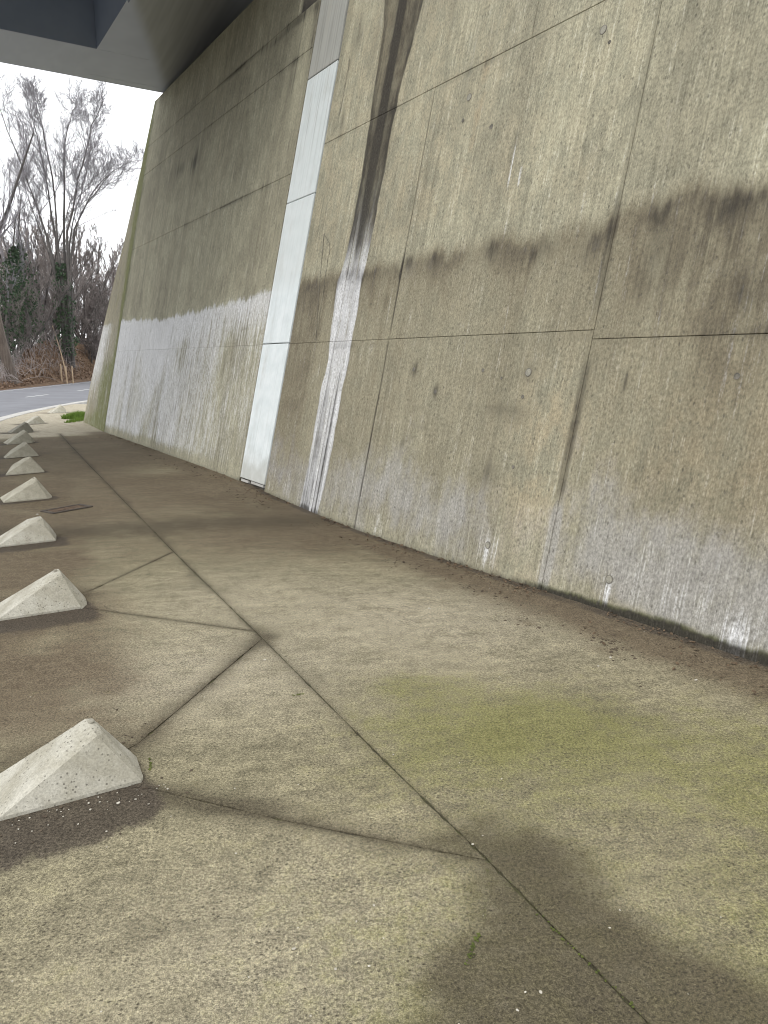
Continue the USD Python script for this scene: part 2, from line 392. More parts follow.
# ------------------------------------------------------------------ the abutment wall
wall = thing('abutment_wall', 'tall battered concrete abutment wall, stained, under the bridge deck', 'wall', matrix=WALL_M)
bx_ = np.array([-4, 0.4, 0.8, 1.16, 1.54, 1.87, 2.47, 2.96, 3.73, 4.48, 5.05, 6.09, 6.75, 7.72, 8.54, 9.57, 10.49, 12.48, 16.0, 20])
by_ = np.array([2.78, 2.72, 2.69, 2.75, 2.70, 2.62, 2.58, 2.66, 2.67, 2.64, 2.62, 2.65, 2.62, 2.60, 2.57, 2.53, 2.47, 2.44, 2.56, 2.56])
DRIP_H = np.array([-0.1, 0.3, 1.1, 1.67, 2.15, 2.55, 2.7, 3.3, 4.05, 4.45, 4.95, 5.4, 5.7, 6.6])
DRIP_L = np.array([5.66, 5.66, 5.65, 5.64, 5.68, 5.72, 5.67, 5.61, 5.60, 5.65, 5.69, 5.72, 5.80, 5.95])
DRIP_R = np.array([5.25, 5.22, 5.18, 5.19, 5.17, 5.20, 5.18, 5.15, 5.13, 5.13, 5.04, 4.97, 4.90, 4.80])


def ind_brown(s, h):
    L, R_ = np.interp(h, DRIP_H, DRIP_L), np.interp(h, DRIP_H, DRIP_R)
    return 0.9 * sstep(.05, -.03, s - L) * sstep(-.05, .03, s - R_) * sstep(3.4, 4.2, h)


def wall_masks(s, h):
    h = h + 0.085 * np.exp(-((s - 4.4) / 2.7) ** 2) * sstep(1.2, 0.0, h)
    j = (fb(s, h, 9, 0.8, 1) - 0.5) * 0.18 + (fb(s, h, 40, 2.0, 2, 2) - 0.5) * 0.12 + (fb(s, h, 1.5, 0.4, 12) - .5) * .1
    edge = np.interp(s, bx_, by_) + j
    wd_ = np.where(s < 7.2, .11, .06)
    below = sstep(0, 1, (wd_ - (h - edge)) / (2 * wd_))
    right, left = sstep(7.2, 7.1, s), sstep(7.5, 7.6, s)
    dep = np.clip(edge - h, 0, 3)
    # the lower zone of the right part: dark just under the line, fading downwards
    pat = sstep(0.35, 0.65, fb(s, h, 0.9, 0.5, 3)) * 0.5 + 0.5
    near = sstep(2.4, 0.6, s)
    blot = 0.45 + 1.1 * sstep(0.3, 0.7, fb(s, h, 2.2, 0.55, 3, 4)) * (0.5 + fb(s, h, 7, 1.2, 34, 3))
    low = ind_brown(s, h) * 1.0 + below * right * (0.56 + (0.85 + 0.2 * near) * np.exp(-dep / (0.32 + 0.7 * near)) * blot) * sstep(0.05, 0.5, h + 0.2)
    low = low + 0.22 * right * below * sstep(0.55, 0.75, fb(s, h, 5, 0.5, 35)) * sstep(0.6, 1.2, h)
    low = low + sstep(5.7, 6.2, s) * right * below * 0.42
    low = low * (1 - 0.8 * np.exp(-((s - 2.05) / 0.33) ** 2) * sstep(1.9, 1.4, h))
    lime_and_shade = below * right * np.exp(-((h - 0.35 - 0.12 * np.sin(s * 2)) / 0.42) ** 2) * (0.45 + 0.75 * fb(s, h, 1.6, 1.6, 4)) * (1 - 0.4 * np.exp(-((s - 2) / .4) ** 2))
    lime_and_shade = lime_and_shade + right * below * 0.28 * sstep(0.5, 0.7, fb(s, h, 3, 1.2, 5)) + 0.45 * right * below * sstep(3.2, 4.0, s) * sstep(4.7, 4.2, s) * np.exp(-dep / 0.5)
    ochre = right * (0.75 * np.exp(-((s - 0.3) / 0.9) ** 2 - ((h - 1.1) / 0.5) ** 2) + 0.75 * np.exp(-((s - 2.0) / 0.38) ** 2) * sstep(1.9, 1.2, h) + 0.25 * fb(s, h, 0.7, 0.7, 6)
                     + 0.55 * np.exp(-((s - 1.0) / 0.22) ** 2 - ((h - 0.1) / 0.12) ** 2) + 0.7 * band(s, 3.62, 0.02, 0.05) * sstep(3.1, 3.5, h) * sstep(4.6, 4.2, h))
    ochre = ochre + left * 0.25 * sstep(2.55, 3.2, h) * sstep(0.5, 0.7, fb(s, h, 1.2, 0.3, 7)) + right * 0.35 * sstep(2.7, 3.1, h) * sstep(.4, .6, fb(s, h, .8, .3, 33))
    # white bloom of the left part
    white = left * below * (0.5 * np.exp(-dep / 0.55) + 0.58 + 0.3 * (fb(s, h, 2.2, 0.5, 8) - 0.5)) * (0.74 + 0.6 * sstep(9.0, 13.0, s)) * sstep(0.02, 0.25, h)
    white = white * (1 - 0.35 * left * sstep(9.4, 8.3, s) * sstep(2.4, 1.9, h)) - 0.3 * left * sstep(0.5, 0.62, fb(s, h, 0.9, 0.35, 21)) * sstep(2.2, 1.7, h)
    white = white + right * 0.26 * np.exp(-((s - 0.66) / 0.3) ** 2) * sstep(0.62, 0.15, h) * sstep(0.02, .14, h) * (0.6 + 0.6 * fb(s, h, 9, 2.5, 9))
    white = white + right * (0.5 * np.exp(-((s - 1.14) / 0.055) ** 2) * sstep(0.27, 0.18, h) * sstep(0.01, 0.06, h) + 0.55 * np.exp(-((s - 2.37) / 0.1) ** 2 - ((h - 0.17) / 0.14) ** 2)
                             + 0.6 * np.exp(-((s - 0.2) / 0.1) ** 2) * sstep(.35, .1, h) + 0.35 * np.exp(-((s - 4.0) / 0.12) ** 2 - ((h - .12) / .2) ** 2) + 0.3 * np.exp(-((s + .2) / 0.25) ** 2) * sstep(.5, .2, h))
    white = white + 0.30 * sstep(5.7, 5.8, s) * right * sstep(0.55, 0.15, h) * fb(s, h, 6, 1.2, 15)
    white = white + right * 0.55 * (band(s, 3.0, .006, .02) * sstep(3.0, 3.15, h) * sstep(3.75, 3.3, h) + band(s, 2.86, .004, .02) * sstep(3.05, 3.1, h) * sstep(3.3, 3.2, h))
    # the drain stain: black above, lime-white below
    L, R = np.interp(h, DRIP_H, DRIP_L), np.interp(h, DRIP_H, DRIP_R)
    jl = (fb(s * 0 + h * 3, h, 1, 1.0, 10) - 0.5) * 0.07
    ind = sstep(0.035, 0.0, s - (L + jl)) * sstep(-0.035, 0.0, s - (R + jl))
    rim = ind * (1 - sstep(0.0, 0.09, (L + jl) - s) * sstep(0.0, 0.07, s - (R + jl)))
    core = np.exp(-((s - 5.39) / 0.085) ** 2)
    up = sstep(2.7, 4.3, h)
    white = np.where(ind > 0.02, white * (1 - ind) + ind * (sstep(4.1, 2.3, h) * 0.84 + 0.14 * rim * sstep(3.5, 2.7, h)), white)
    dark = ind * (0.14 * sstep(3.6, 4.8, h) + 0.26 * sstep(2.4, 3.2, h) + 1.0 * np.exp(-((s - 5.385) / 0.075) ** 4) * sstep(3.7, 4.5, h) + 0.32 * sstep(2.5, 3.4, h) * sstep(4.8, 4.0, h) + 0.22 * np.exp(-((s - 5.40) / 0.06) ** 2) * sstep(2.4, 3.0, h) * sstep(4.5, 3.8, h)) + ind * 0.12 * core
    dark = dark + 0.18 * rim * sstep(2.6, 3.0, h) + ind * sstep(3.4, 2.9, h) * (0.42 * sstep(.5, .68, fb(s, h, 26, .35, 27, 2)) + .15 * sstep(.5, .65, fb(s, h, 9, .5, 28, 2)))
    dark = dark + 0.22 * band(s, R - 0.03, 0.01, 0.05) * below + 0.16 * band(s, L + 0.03, 0.01, 0.06) * below
    white = white + 0.35 * np.exp(-((s - 5.3) / 0.22) ** 2) * sstep(0.10, 0.0, h)
    # vertical joints with weeping
    for js, h0, h1, wd, k in ((1.73, 1.95, 2.75, 0.05, 0.36), (1.72, 0.6, 1.65, 0.05, 0.5), (1.73, 2.7, 4.6, 0.03, 0.27), (4.41, 0.0, 1.8, 0.018, 0.62), (4.41, 1.9, 2.7, 0.02, 0.6), (4.41, 2.7, 4.3, 0.01, 0.45), (3.06, 4.33, 4.6, 0.008, 0.35)):
        wob = (fb(h * 2.2, h, 1, 1.0, 11) - 0.5) * 0.03
        dark = dark + k * band(s + wob, js, wd * 0.4, wd) * sstep(h0 - 0.1, h0 + 0.15, h) * sstep(h1 + 0.15, h1 - 0.1, h)
    lime_and_shade = lime_and_shade + 0.9 * right * band(s, 1.71, 0.02, 0.05) * sstep(0.75, 0.45, h)
    # blotches along and below the line at the right
    for cs, ch, ws_, hs, k in ((0.98, 2.5, 0.2, 0.3, 0.24), (1.34, 2.36, 0.13, 0.34, 0.3), (1.95, 2.46, 0.15, 0.2, 0.3), (2.9, 2.5, 0.5, 0.16, 0.1), (1.2, 2.15, 0.45, 0.3, 0.15), (2.45, 2.5, 0.14, 0.12, 0.4), (4.3, 2.62, 0.1, 0.1, 0.4), (3.05, 2.58, .1, .12, .4),
                               (0.62, 2.1, 0.25, 0.4, 0.25), (3.46, 1.36, 0.05, 0.09, 0.6), (3.86, 1.56, 0.07, 0.08, 0.35), (2.31, 1.55, 0.08, 0.09, 0.35), (1.35, 1.5, 0.02, 0.1, 0.6), (2.6, 1.25, 0.3, 0.06, 0.3), (2.55, 0.75, 0.25, 0.12, 0.28), (2.3, 1.2, 0.16, .15, .22),
                               (13.0, 5.35, 0.35, 0.18, 0.42), (12.2, 5.3, 0.25, 0.2, 0.42), (8.15, 5.7, 0.12, 0.5, 0.4), (8.6, 6.35, 0.9, 0.07, 0.45), (10.4, 6.42, 0.8, 0.05, 0.4), (6.35, 4.5, 0.06, 0.2, 0.5), (9.9, 4.14, 0.9, 0.04, 0.35), (6.3, 5.45, .14, .25, .35)):
        dark = dark + k * np.exp(-((s - cs) / ws_) ** 2 - ((h - ch) / hs) ** 2) * (0.55 + 0.9 * fb(s, h, 8, 3.0, 13))
    dark = dark + right * below * (0.18 * sstep(2.0, 1.2, s) * np.exp(-dep / 0.45) + 0.13 * sstep(1.2, 2.2, s) * np.exp(-dep / .3)) * (0.5 + fb(s, h, 3.5, .8, 41))
    dark = dark + 0.3 * right * below * np.exp(-((h - edge + 0.08) / 0.09) ** 2) * sstep(.4, .65, fb(s, h, 3, .9, 42))
    # faint wiped scrawl
    sq = seg_dist(s, h, [(3.76, 1.19), (3.60, 1.20), (3.47, 1.12), (3.49, 1.04), (3.62, 1.03), (3.73, 1.05), (3.66, 0.99), (3.70, 0.93), (3.84, 0.87)])
    dark = dark + 0.25 * sstep(0.045, 0.01, sq)
    # runs
    run = sstep(0.62, 0.78, fb(s, h, 7, 0.25, 14)) * 0.33
    dark = dark + run * (right * 0.6 + left * 0.6) * sstep(0.1, 0.5, h) + left * .22 * sstep(.55, .75, fb(s, h, 14, .35, 24)) * sstep(2.5, 3, h)
    low = low + left * sstep(2.6, 2.75, h) * 0.3 * fb(s, h, 2.5, .3, 25)
    dark = dark + left * 0.55 * sstep(7.98, 7.7, s) * sstep(4.6, 6.2, h) * fb(s, h, 12, .5, 17) + left * 0.16 * sstep(7.9, 7.62, s)
    dark = dark + 0.3 * right * sstep(4.6, 5.2, h) * sstep(0.45, 0.7, fb(s, h, 6, .3, 18)) * sstep(3.2, 4.5, s)
    for hh, k, a0, a1 in ((6.44, .35, 7.7, 15.9), (5.8, .3, 7.7, 15.9), (4.15, .28, 8, 13.5), (4.33, .3, -1, 6.7), (1.82, .18, -1, 6.7)):
        dark = dark + k * np.exp(-((h - hh + 0.015) / 0.04) ** 2) * sstep(.35, .6, fb(s, h, 2, .5, 19)) * sstep(a0, a0 + .3, s) * sstep(a1 + .3, a1, s)
    lime_and_shade = lime_and_shade + right * (0.75 * np.exp(-((s - 0.66) / 0.4) ** 2) + .5 * np.exp(-((s + .2) / .4) ** 2)) * sstep(0.75, 0.2, h) * sstep(.02, .14, h) * (.5 + fb(s, h, 4, 2, 46)) + left * 0.2  # left term paints in the greyer light under the deck
    # moss at the foot, brown at the foot
    foot = (0.02 + 0.085 * sstep(2.2, 0.0, s) * fb(s, h, 5, 0.5, 16))
    green = 0.7 * sstep(foot + 0.06, foot - 0.03, h) * right * sstep(2.3, 1.2, s) + 0.35 * sstep(0.12, 0.0, h) * right
    dark = dark + 0.95 * sstep(foot + 0.04, foot - 0.04, h) * right * sstep(2.4, 1.2, s) + 0.35 * sstep(0.07, 0.0, h)
    green = green + left * sstep(15.55, 15.95, s) * 0.6
    return np.stack([white, dark, green], -1), np.stack([low * 0.5, lime_and_shade, ochre], -1)


def panel(s0, s1, h0, h1, gap=0.004, ds=0.014, dh=0.035, depth=0.05):
    s0 += gap; s1 -= gap; h0 += gap; h1 -= gap
    b = 0.003
    S = np.concatenate([[s0], np.linspace(s0 + b, s1 - b, max(3, int((s1 - s0) / ds))), [s1]])
    Hh = np.concatenate([[h0], np.linspace(h0 + b, h1 - b, max(3, int((h1 - h0) / dh))), [h1]])
    X, Y = np.meshgrid(S, Hh, indexing='ij')
    Z = np.zeros_like(X); Z[[0, -1]] = b; Z[:, [0, -1]] = b
    Z = Z + (fb(X, Y, 0.7, 0.5, 22) - 0.5) * 0.008
    ns, nh = X.shape
    v = np.stack([X, Y, Z], -1).reshape(-1, 3)
    i, j = np.meshgrid(np.arange(ns - 1), np.arange(nh - 1), indexing='ij')
    a = (i * nh + j).ravel()
    q = np.stack([a, a + 1, a + nh + 1, a + nh], 1)
    A, B = wall_masks(X.ravel(), Y.ravel())
    # skirt
    loop = np.concatenate([np.arange(nh), nh - 1 + nh * np.arange(1, ns), (ns - 1) * nh + np.arange(nh - 2, -1, -1), nh * np.arange(ns - 2, 0, -1)])
    vb = v[loop] + [0, 0, depth]; n0 = len(v); k = len(loop)
    t = np.arange(k); t1 = (t + 1) % k
    qs = np.stack([loop[t], n0 + t, n0 + t1, loop[t1]], 1)
    dk = np.zeros((k, 3)); dk[:, 1] = 0.6
    return (np.vstack([v, vb]), np.vstack([q, qs])), dict(stain_a=np.vstack([A, dk]), stain_b=np.vstack([B, dk * 0]))


for s0, s1, h0, h1, gp in ((-3.6, 1.72, -0.2, 1.795, .0022), (1.72, 4.41, -0.2, 1.86, .0022), (4.41, 6.74, -0.2, 1.86, .0016), (-3.6, 1.72, 1.795, 4.33, .0022), (1.72, 4.41, 1.86, 4.33, .0022), (4.41, 6.74, 1.86, 4.33, .0016),
                           (-3.6, 3.06, 4.33, 6.45, .0028), (3.06, 6.74, 4.33, 6.45, .0028), (7.62, 15.95, -0.2, 1.86, .0008), (7.62, 9.83, 1.86, 4.15, .001), (9.83, 15.95, 1.86, 4.15, .001),
                           (7.62, 15.95, 4.15, 5.80, .0028), (7.62, 15.95, 5.80, 6.44, .0030), (8.32, 15.95, 6.44, 7.45, .0030)):
    far = s0 > 7
    m, pv = panel(s0, s1, h0, h1, gp, 0.02 if far else 0.012, 0.045 if far else 0.03)
    obj('concrete_panel', m, M['wall'], wall, smooth=25, primvars=None) if False else obj('concrete_panel', m, M['wall'], wall, primvars=pv)
# the mass of the wall behind the panels, with its joints dark
obj('wall_core', cat([box(-3.6, 7.9, -0.3, 6.42, 0.03, 1.6), box(7.9, 15.93, -0.3, 6.40, 0.03, 1.6), box(8.34, 15.93, 6.40, 7.42, 0.03, 0.45)]), M['core'], wall)

# the far end of the wall turns by a few degrees: a mossy facet with a sloping outer edge
PHI = math.radians(3)
DE = HV * math.cos(PHI) + NV * math.sin(PHI)
FZ = np.array([-0.1, 0.0, 1.1, 2.6, 3.6, 4.5, 5.9, 7.27]); FW = np.array([3.3, 3.3, 3.05, 2.35, 1.8, 1.2, 0.52, 0.06])
zz = np.linspace(-0.15, 7.27, 120); tt = np.linspace(0, 1, 40)
ZZ, TT = np.meshgrid(zz, tt, indexing='ij')
HH = ZZ / math.cos(LEAN)
base = ORG + 15.945 * HV + HH[..., None] * UV
wid = np.interp(ZZ, FZ, FW)
P = base + (TT * wid)[..., None] * DE
loc = np.stack([(P - ORG) @ HV, (P - ORG) @ UV, (P - ORG) @ DV], -1)
back = loc + np.array([0, 0, 1.2])
n1, n2 = ZZ.shape
grid = lambda off: np.stack([(off + (i := np.arange(n1 - 1))[:, None] * n2 + (j := np.arange(n2 - 1))[None]).ravel(), (off + i[:, None] * n2 + j[None] + 1).ravel(), (off + (i[:, None] + 1) * n2 + j[None] + 1).ravel(), (off + (i[:, None] + 1) * n2 + j[None]).ravel()], 1)
e1 = np.arange(n1 - 1) * n2 + n2 - 1; tot = n1 * n2
side = np.stack([e1, e1 + n2, e1 + n2 + tot, e1 + tot], 1)
top_i = (n1 - 1) * n2 + np.arange(n2 - 1); topq = np.stack([top_i, top_i + 1, top_i + 1 + tot, top_i + tot], 1)
x_ = (TT * wid).ravel(); h_ = HH.ravel()
arr = np.exp(-(x_ / (0.16 + 0.06 * h_)) ** 2)
gr = 1.5 * arr * (0.6 + 0.6 * fb(x_, h_, 4, 1.0, 31)) + 0.55 * sstep(0.0, 0.5, TT.ravel()) * sstep(2.6, 3.0, h_) * fb(x_, h_, 2, .5, 32) + 0.8 * np.exp(-((TT.ravel() - .3) / .35) ** 2) * sstep(2.4, 1.2, h_) + .5 * sstep(.5, .1, h_)
wh = sstep(2.62, 2.5, h_ + (fb(x_, h_, 9, 1, 33) - .5) * .1) * (0.5 * sstep(0.3, 0.8, TT.ravel()) * sstep(0.5, 1.6, h_) + 0.2) * (1 - 0.7 * arr)
dk = 0.5 * np.exp(-(x_ / 0.07) ** 2) * sstep(7, 3, h_)
sa = np.stack([wh, dk, gr], -1); sb = np.stack([0.22 + 0 * wh, 0 * wh, 0.4 + 0 * wh], -1)
obj('wall_end', (np.vstack([loc.reshape(-1, 3), back.reshape(-1, 3)]), np.vstack([grid(0), grid(tot), side, topq])), M['wallend'], wall, primvars=dict(stain_a=np.vstack([sa, sa]), stain_b=np.vstack([sb, sb])))

# tie holes: a dark rim with a mortar plug set back in it
for s_, h_, r_ in ((2.23, 4.10, .034), (2.14, 3.98, .014), (3.80, 4.06, .034), (3.83, 3.86, .018), (3.38, 3.69, .022), (2.30, 1.55, .034), (2.31, 1.36, .016), (2.85, 1.56, .016), (3.87, 1.56, .02), (2.26, .81, .014), (2.37, .165, .03), (1.14, .19, .03), (3.46, 1.36, .02), (2.6, 1.5, .012), (0.55, 1.55, .02), (1.25, 4.02, .02)):
    seg = 18
    ring = trimesh.creation.annulus(r_ * 0.8, r_ * 1.0, 0.006, sections=seg); ring.apply_translation([s_, h_, 0.0])
    rim = obj('tie_hole', ring, M['hole'], wall)
    disc = trimesh.creation.cylinder(r_ * 0.8, 0.004, sections=seg); disc.apply_translation([s_, h_, -0.001 if r_ > .025 else 0.001])
    obj('mortar_plug', disc, M['plug'] if r_ > .025 else M['hole'], rim)

# cracks left of the drain stain
for pts in ([(6.30, 3.17), (6.17, 2.5), (6.03, 1.88)], [(6.30, 3.17), (6.12, 3.04), (6.08, 2.95), (6.07, 2.78), (6.05, 2.4), (6.01, 2.02)], [(6.44, 5.26), (6.43, 4.95), (6.45, 4.6)]):
    p = np.array(pts); t = np.linspace(0, len(p) - 1, 46)
    q = np.stack([np.interp(t, np.arange(len(p)), p[:, k]) for k in (0, 1)], 1)
    q[:, 0] += (meshkit.fbm(np.stack([t * 3, t * 0, t * 0 + pts[0][1]], -1), 3, 5) - .5) * 0.05
    w_ = 0.001 + 0.006 * meshkit.fbm(np.stack([t * 5, t * 0 + 3, t * 0], -1), 2, 6)
    L_ = np.stack([q[:, 0] - w_, q[:, 1], np.full(46, -0.006)], 1); R_ = np.stack([q[:, 0] + w_, q[:, 1], np.full(46, -0.006)], 1)
    k = np.arange(45)
    obj('crack', (np.vstack([L_, R_]), np.stack([k, k + 1, 46 + k + 1, 46 + k], 1)), M['crack'], wall)

# white cladding strip over the expansion joint
strip = thing('cladding_strip', 'white metal cover strip of stacked sheets running up the concrete wall', 'cladding strip', matrix=WALL_M)


def sheet(s0, s1, h0, h1, d0, d1, r=0.006):
    a = trimesh.creation.extrude_polygon(shapely.box(s0 + r, h0 + r, s1 - r, h1 - r).buffer(r, quad_segs=3), d1 - d0 - 0.003); a.apply_translation([0, 0, d0 + 0.003])
    b_ = trimesh.creation.extrude_polygon(shapely.box(s0 + r, h0 + r, s1 - r, h1 - r), 0.01); b_.apply_translation([0, 0, d0])
    return cat([a, b_])


for k, (h0, h1) in enumerate(((0.04, 1.862), (1.876, 3.737), (3.75, 5.35), (5.364, 6.44))):
    obj('cover_sheet', sheet(6.765, 7.585, h0, h1, -0.006 - 0.001 * (k % 2), 0.03), M['strip'] if k < 3 else M['strip_dirty'], strip)
obj('base_shim', cat([box(6.8, 7.2, 0.0, 0.03, 0.0, 0.03), box(7.3, 7.55, -0.01, 0.022, 0.002, 0.03)]), M['kerb'], strip)

# ------------------------------------------------------------------ the bridge deck overhead (n, s, z frame)
deck = thing('bridge_deck', 'grey concrete bridge deck with coffered underside overhead', 'bridge deck', matrix=DECK_M)
ZS, ZC = 7.35, 8.16
DS0, DS1 = 7.4, 15.6
# flat soffit with a fold beyond which it sweeps up to the bearing shelf
nn = np.linspace(-0.05, 3.2, 66); ss = np.linspace(DS0, DS1, 170)
NN, SS = np.meshgrid(nn, ss, indexing='ij')
fa, fbp = np.array([-0.04, 11.6]), np.array([1.60, 15.35])
fd = (fbp - fa) / np.linalg.norm(fbp - fa); fn = np.array([fd[1], -fd[0]])
dist = (NN - fa[0]) * fn[0] + (SS - fa[1]) * fn[1]
Zf = ZS + 0.75 * sstep(-0.12, 1.9, dist)
v = np.stack([NN, SS, Zf], -1).reshape(-1, 3); a_, b_ = NN.shape
i, j = np.meshgrid(np.arange(a_ - 1), np.arange(b_ - 1), indexing='ij'); q0 = (i * b_ + j).ravel()
q = np.stack([q0, q0 + 1, q0 + b_ + 1, q0 + b_], 1)
hm = np.repeat(sstep(-0.05, 0.22, dist).reshape(-1)[:, None], 3, 1)
obj('haunch_soffit', (v, q), M['soffit2'], deck, smooth=True, primvars=dict(stain_a=hm))
for k in range(3):     # coffers between longitudinal beams
    n1_ = -0.05 - 4.1 * k; n0_ = n1_ - 3.5
    obj('edge_beam', box(n0_, n1_, 13.93, 15.6, ZS, 8.7), M['soffit'], deck)
    obj('coffer_lining', cat([box(n0_ + .003, n1_ - .003, 13.915, 13.927, ZS + .004, ZC), ]), M['coffer'], deck)
    obj('longitudinal_beam', box(n0_ - 0.594, n0_ - 0.003, DS0, 15.6, ZS + .003, 8.7), M['soffit'], deck)
    obj('cross_beam', box(n0_, n1_, DS0, DS0 + 0.6, ZS, 8.7), M['soffit'], deck)
    obj('deck_slab', box(n0_, n1_, DS0 + 0.6, 13.912, ZC, 8.7), M['coffer'], deck)
obj('coffer_side', box(-0.05, 0.0, DS0, 13.93, ZS + .006, ZC), M['coffer'], deck)
for s_a, n_a, n_b in ((13.92, 0.0, 0.92), (15.32, 0.1, 1.5)):
    obj('formwork_ridge', box(n_a, n_b, s_a, s_a + .018, ZS - .005, ZS + .02), M['soffit'], deck)
obj('haunch_fill', box(0.003, 6.0, DS0, 15.57, 8.15, 8.7), M['soffit'], deck)
obj('edge_face', box(-0.047, 6.0, 15.57, 15.6, ZS - .004, 8.7), M['soffit'], deck)
obj('parapet', box(-12.4, 6.0, 15.35, 15.65, 8.703, 9.6), M['soffit'], deck)
obj('bearing_shelf_wall', box(2.9, 3.4, 7.3, 15.56, 5.9, 8.6), M['core'], deck)  # wall added behind the gap to keep light from leaking in

# ------------------------------------------------------------------ kerb line, road, pavement
KERB = np.array([(4.0, -14.0), (1.3, -8.0), (-0.8, -3.0), (-2.75, 2.0), (-4.65, 6.0), (-6.7, 10.3), (-8.65, 14.6), (-10.15, 18.6), (-10.95, 21.3), (-11.6, 24.6), (-12.1, 29.0), (-12.4, 35.0), (-13.2, 45.0), (-15.0, 60.0), (-17.5, 78.0)])


def resample(p, step):
    d_ = np.r_[0, np.cumsum(np.linalg.norm(np.diff(p, axis=0), axis=1))]
    from scipy.interpolate import PchipInterpolator
    f = PchipInterpolator(d_, p)
    return f(np.linspace(0, d_[-1], int(d_[-1] / step) + 1))


KL = resample(KERB, 0.5)
KT = np.gradient(KL, axis=0); KT /= np.linalg.norm(KT, axis=1, keepdims=True)
KN = np.stack([-KT[:, 1], KT[:, 0]], 1)      # to the left, over the road


def ribbon(o0, o1, z, a=0, b=None):
    L_ = KL[a:b] + KN[a:b] * o0; R_ = KL[a:b] + KN[a:b] * o1; n_ = len(L_)
    v = np.vstack([np.c_[L_, np.full(n_, z)], np.c_[R_, np.full(n_, z)]]); k = np.arange(n_ - 1)
    return v, np.stack([k, n_ + k, n_ + k + 1, k + 1], 1)


ground = obj('ground', (np.array([(-900, -700, -.2), (900, -700, -.2), (900, 1500, -.2), (-900, 1500, -.2)], float), np.array([[0, 1, 2, 3]])), M['soil'], kind='structure')
road = obj('road', ribbon(0.0, 9.6, -0.12), M['asphalt'], kind='structure')
roadmarks = thing('road_markings', kind='structure')
for a in range(60, len(KL) - 14, 16):
    obj('centre_dash', ribbon(4.75, 4.9, -0.116, a, a + 7), M['paint'], roadmarks)
obj('edge_line', ribbon(9.0, 9.12, -0.116), M['paint'], roadmarks)
kerb = thing('kerb', kind='structure')
for a in range(28, min(len(KL) - 3, 130), 2):
    m_ = np.array([KL[a] * .992 + KL[a + 2] * .008, KL[a + 2] * .992 + KL[a] * .008]); nrm = KN[a:a + 3].mean(0)
    o0, o1 = -0.32, 0.0
    c_ = [m_[0] + nrm * o0, m_[1] + nrm * o0, m_[1] + nrm * o1, m_[0] + nrm * o1]
    pl = Polygon(c_).buffer(-0.012).buffer(0.012)
    e_ = trimesh.creation.extrude_polygon(pl, 0.22); e_.apply_translation([0, 0, -0.205 + 0.002 * (a % 3)])
    obj('kerb_stone', e_, M['kerb'], kerb)

# bollards: right-front corner, heading of the front edge
E1A = math.atan2(0.509, 0.8606)
BOL = [((-0.930, 2.648), 0.00, 1.0), ((-1.960, 4.750), 0.0, 1.06), ((-2.940, 6.650), 0.05, 1.03), ((-3.940, 8.790), 0.10, 1.06), ((-4.985, 10.93), 0.16, 1.06), ((-5.94, 12.85), 0.18, 1.06), ((-6.95, 15.0), 0.22, 1.08), ((-8.02, 17.25), 0.2, 1.02), ((-8.80, 19.6), 0.2, 1.0), ((-9.99, 23.9), 0.22, 1.08)]
BC = []
for (x, y), a, sc in BOL:
    e1_ = np.array([math.cos(E1A + a), math.sin(E1A + a)]); e2_ = np.array([-e1_[1], e1_[0]])
    BC.append(np.array([x, y]) - e1_ * 0.25 * sc + e2_ * 0.15 * sc)
JM = [(-7.3, 16.9), (-5.67, 13.71), (-1.87, 6.36), (-0.70, 4.15), (0.0, 2.81), (0.33, 2.2), (0.66, 1.55), (1.42, 0.1), (3.2, -3.4), (6.0, -9.0)]
JB = [[tuple(BC[0]), (-1.05, 2.95), (-0.715, 4.18)], [tuple(BC[0]), (-0.89, 2.60), (-0.35, 2.40), (0.34, 2.18)], [tuple(BC[1]), (-2.08, 5.15), (-1.80, 6.226)], [tuple(BC[1]), (-1.92, 4.72), (-0.78, 4.30)],
      [(0.34, 2.18), (0.29, 1.91), (0.22, 1.74), (0.17, 1.56), (-0.4, -.6), (0.2, -2.9)]]
wall_line = [tuple(W(s, 0)[:2] + NV[:2] * 0.12) for s in (-9, 15.9)] + [tuple(W(15.95, 0)[:2] + DE[:2] * 3.35 + NV[:2] * .1)]
ik0 = int(np.argmin(np.linalg.norm(KL - [2.2, -8.0], axis=1))); ik1 = int(np.argmin(np.linalg.norm(KL - [-11.95, 29.0], axis=1)))
kin = (KL - KN * 0.325)[ik0:ik1]
pave_poly = Polygon([*map(tuple, kin), (-8.6, 29), *wall_line[::-1], (8.0, -9.0)]).buffer(0)
lines = [LineString(JM)] + [LineString(b) for b in JB]
# lines reach the main joint: snap by extending a hair
ext = []
for l in lines[1:]:
    c = np.array(l.coords); dr = (c[-1] - c[-2]) / np.linalg.norm(c[-1] - c[-2]); ext.append(LineString([*map(tuple, c[:-1]), tuple(c[-1] + dr * 0.03)]))
farcut = LineString([(-7.3, 16.9), (-10.5, 19.9)]); farcut2 = LineString([(-7.3, 16.9), tuple(W(15.0, 0)[:2] + NV[:2] * .3)])
net = unary_union([LineString(JM), *ext, farcut, farcut2, pave_poly.boundary])
slabs = [p for p in polygonize(net) if p.representative_point().within(pave_poly) and p.area > 0.02]


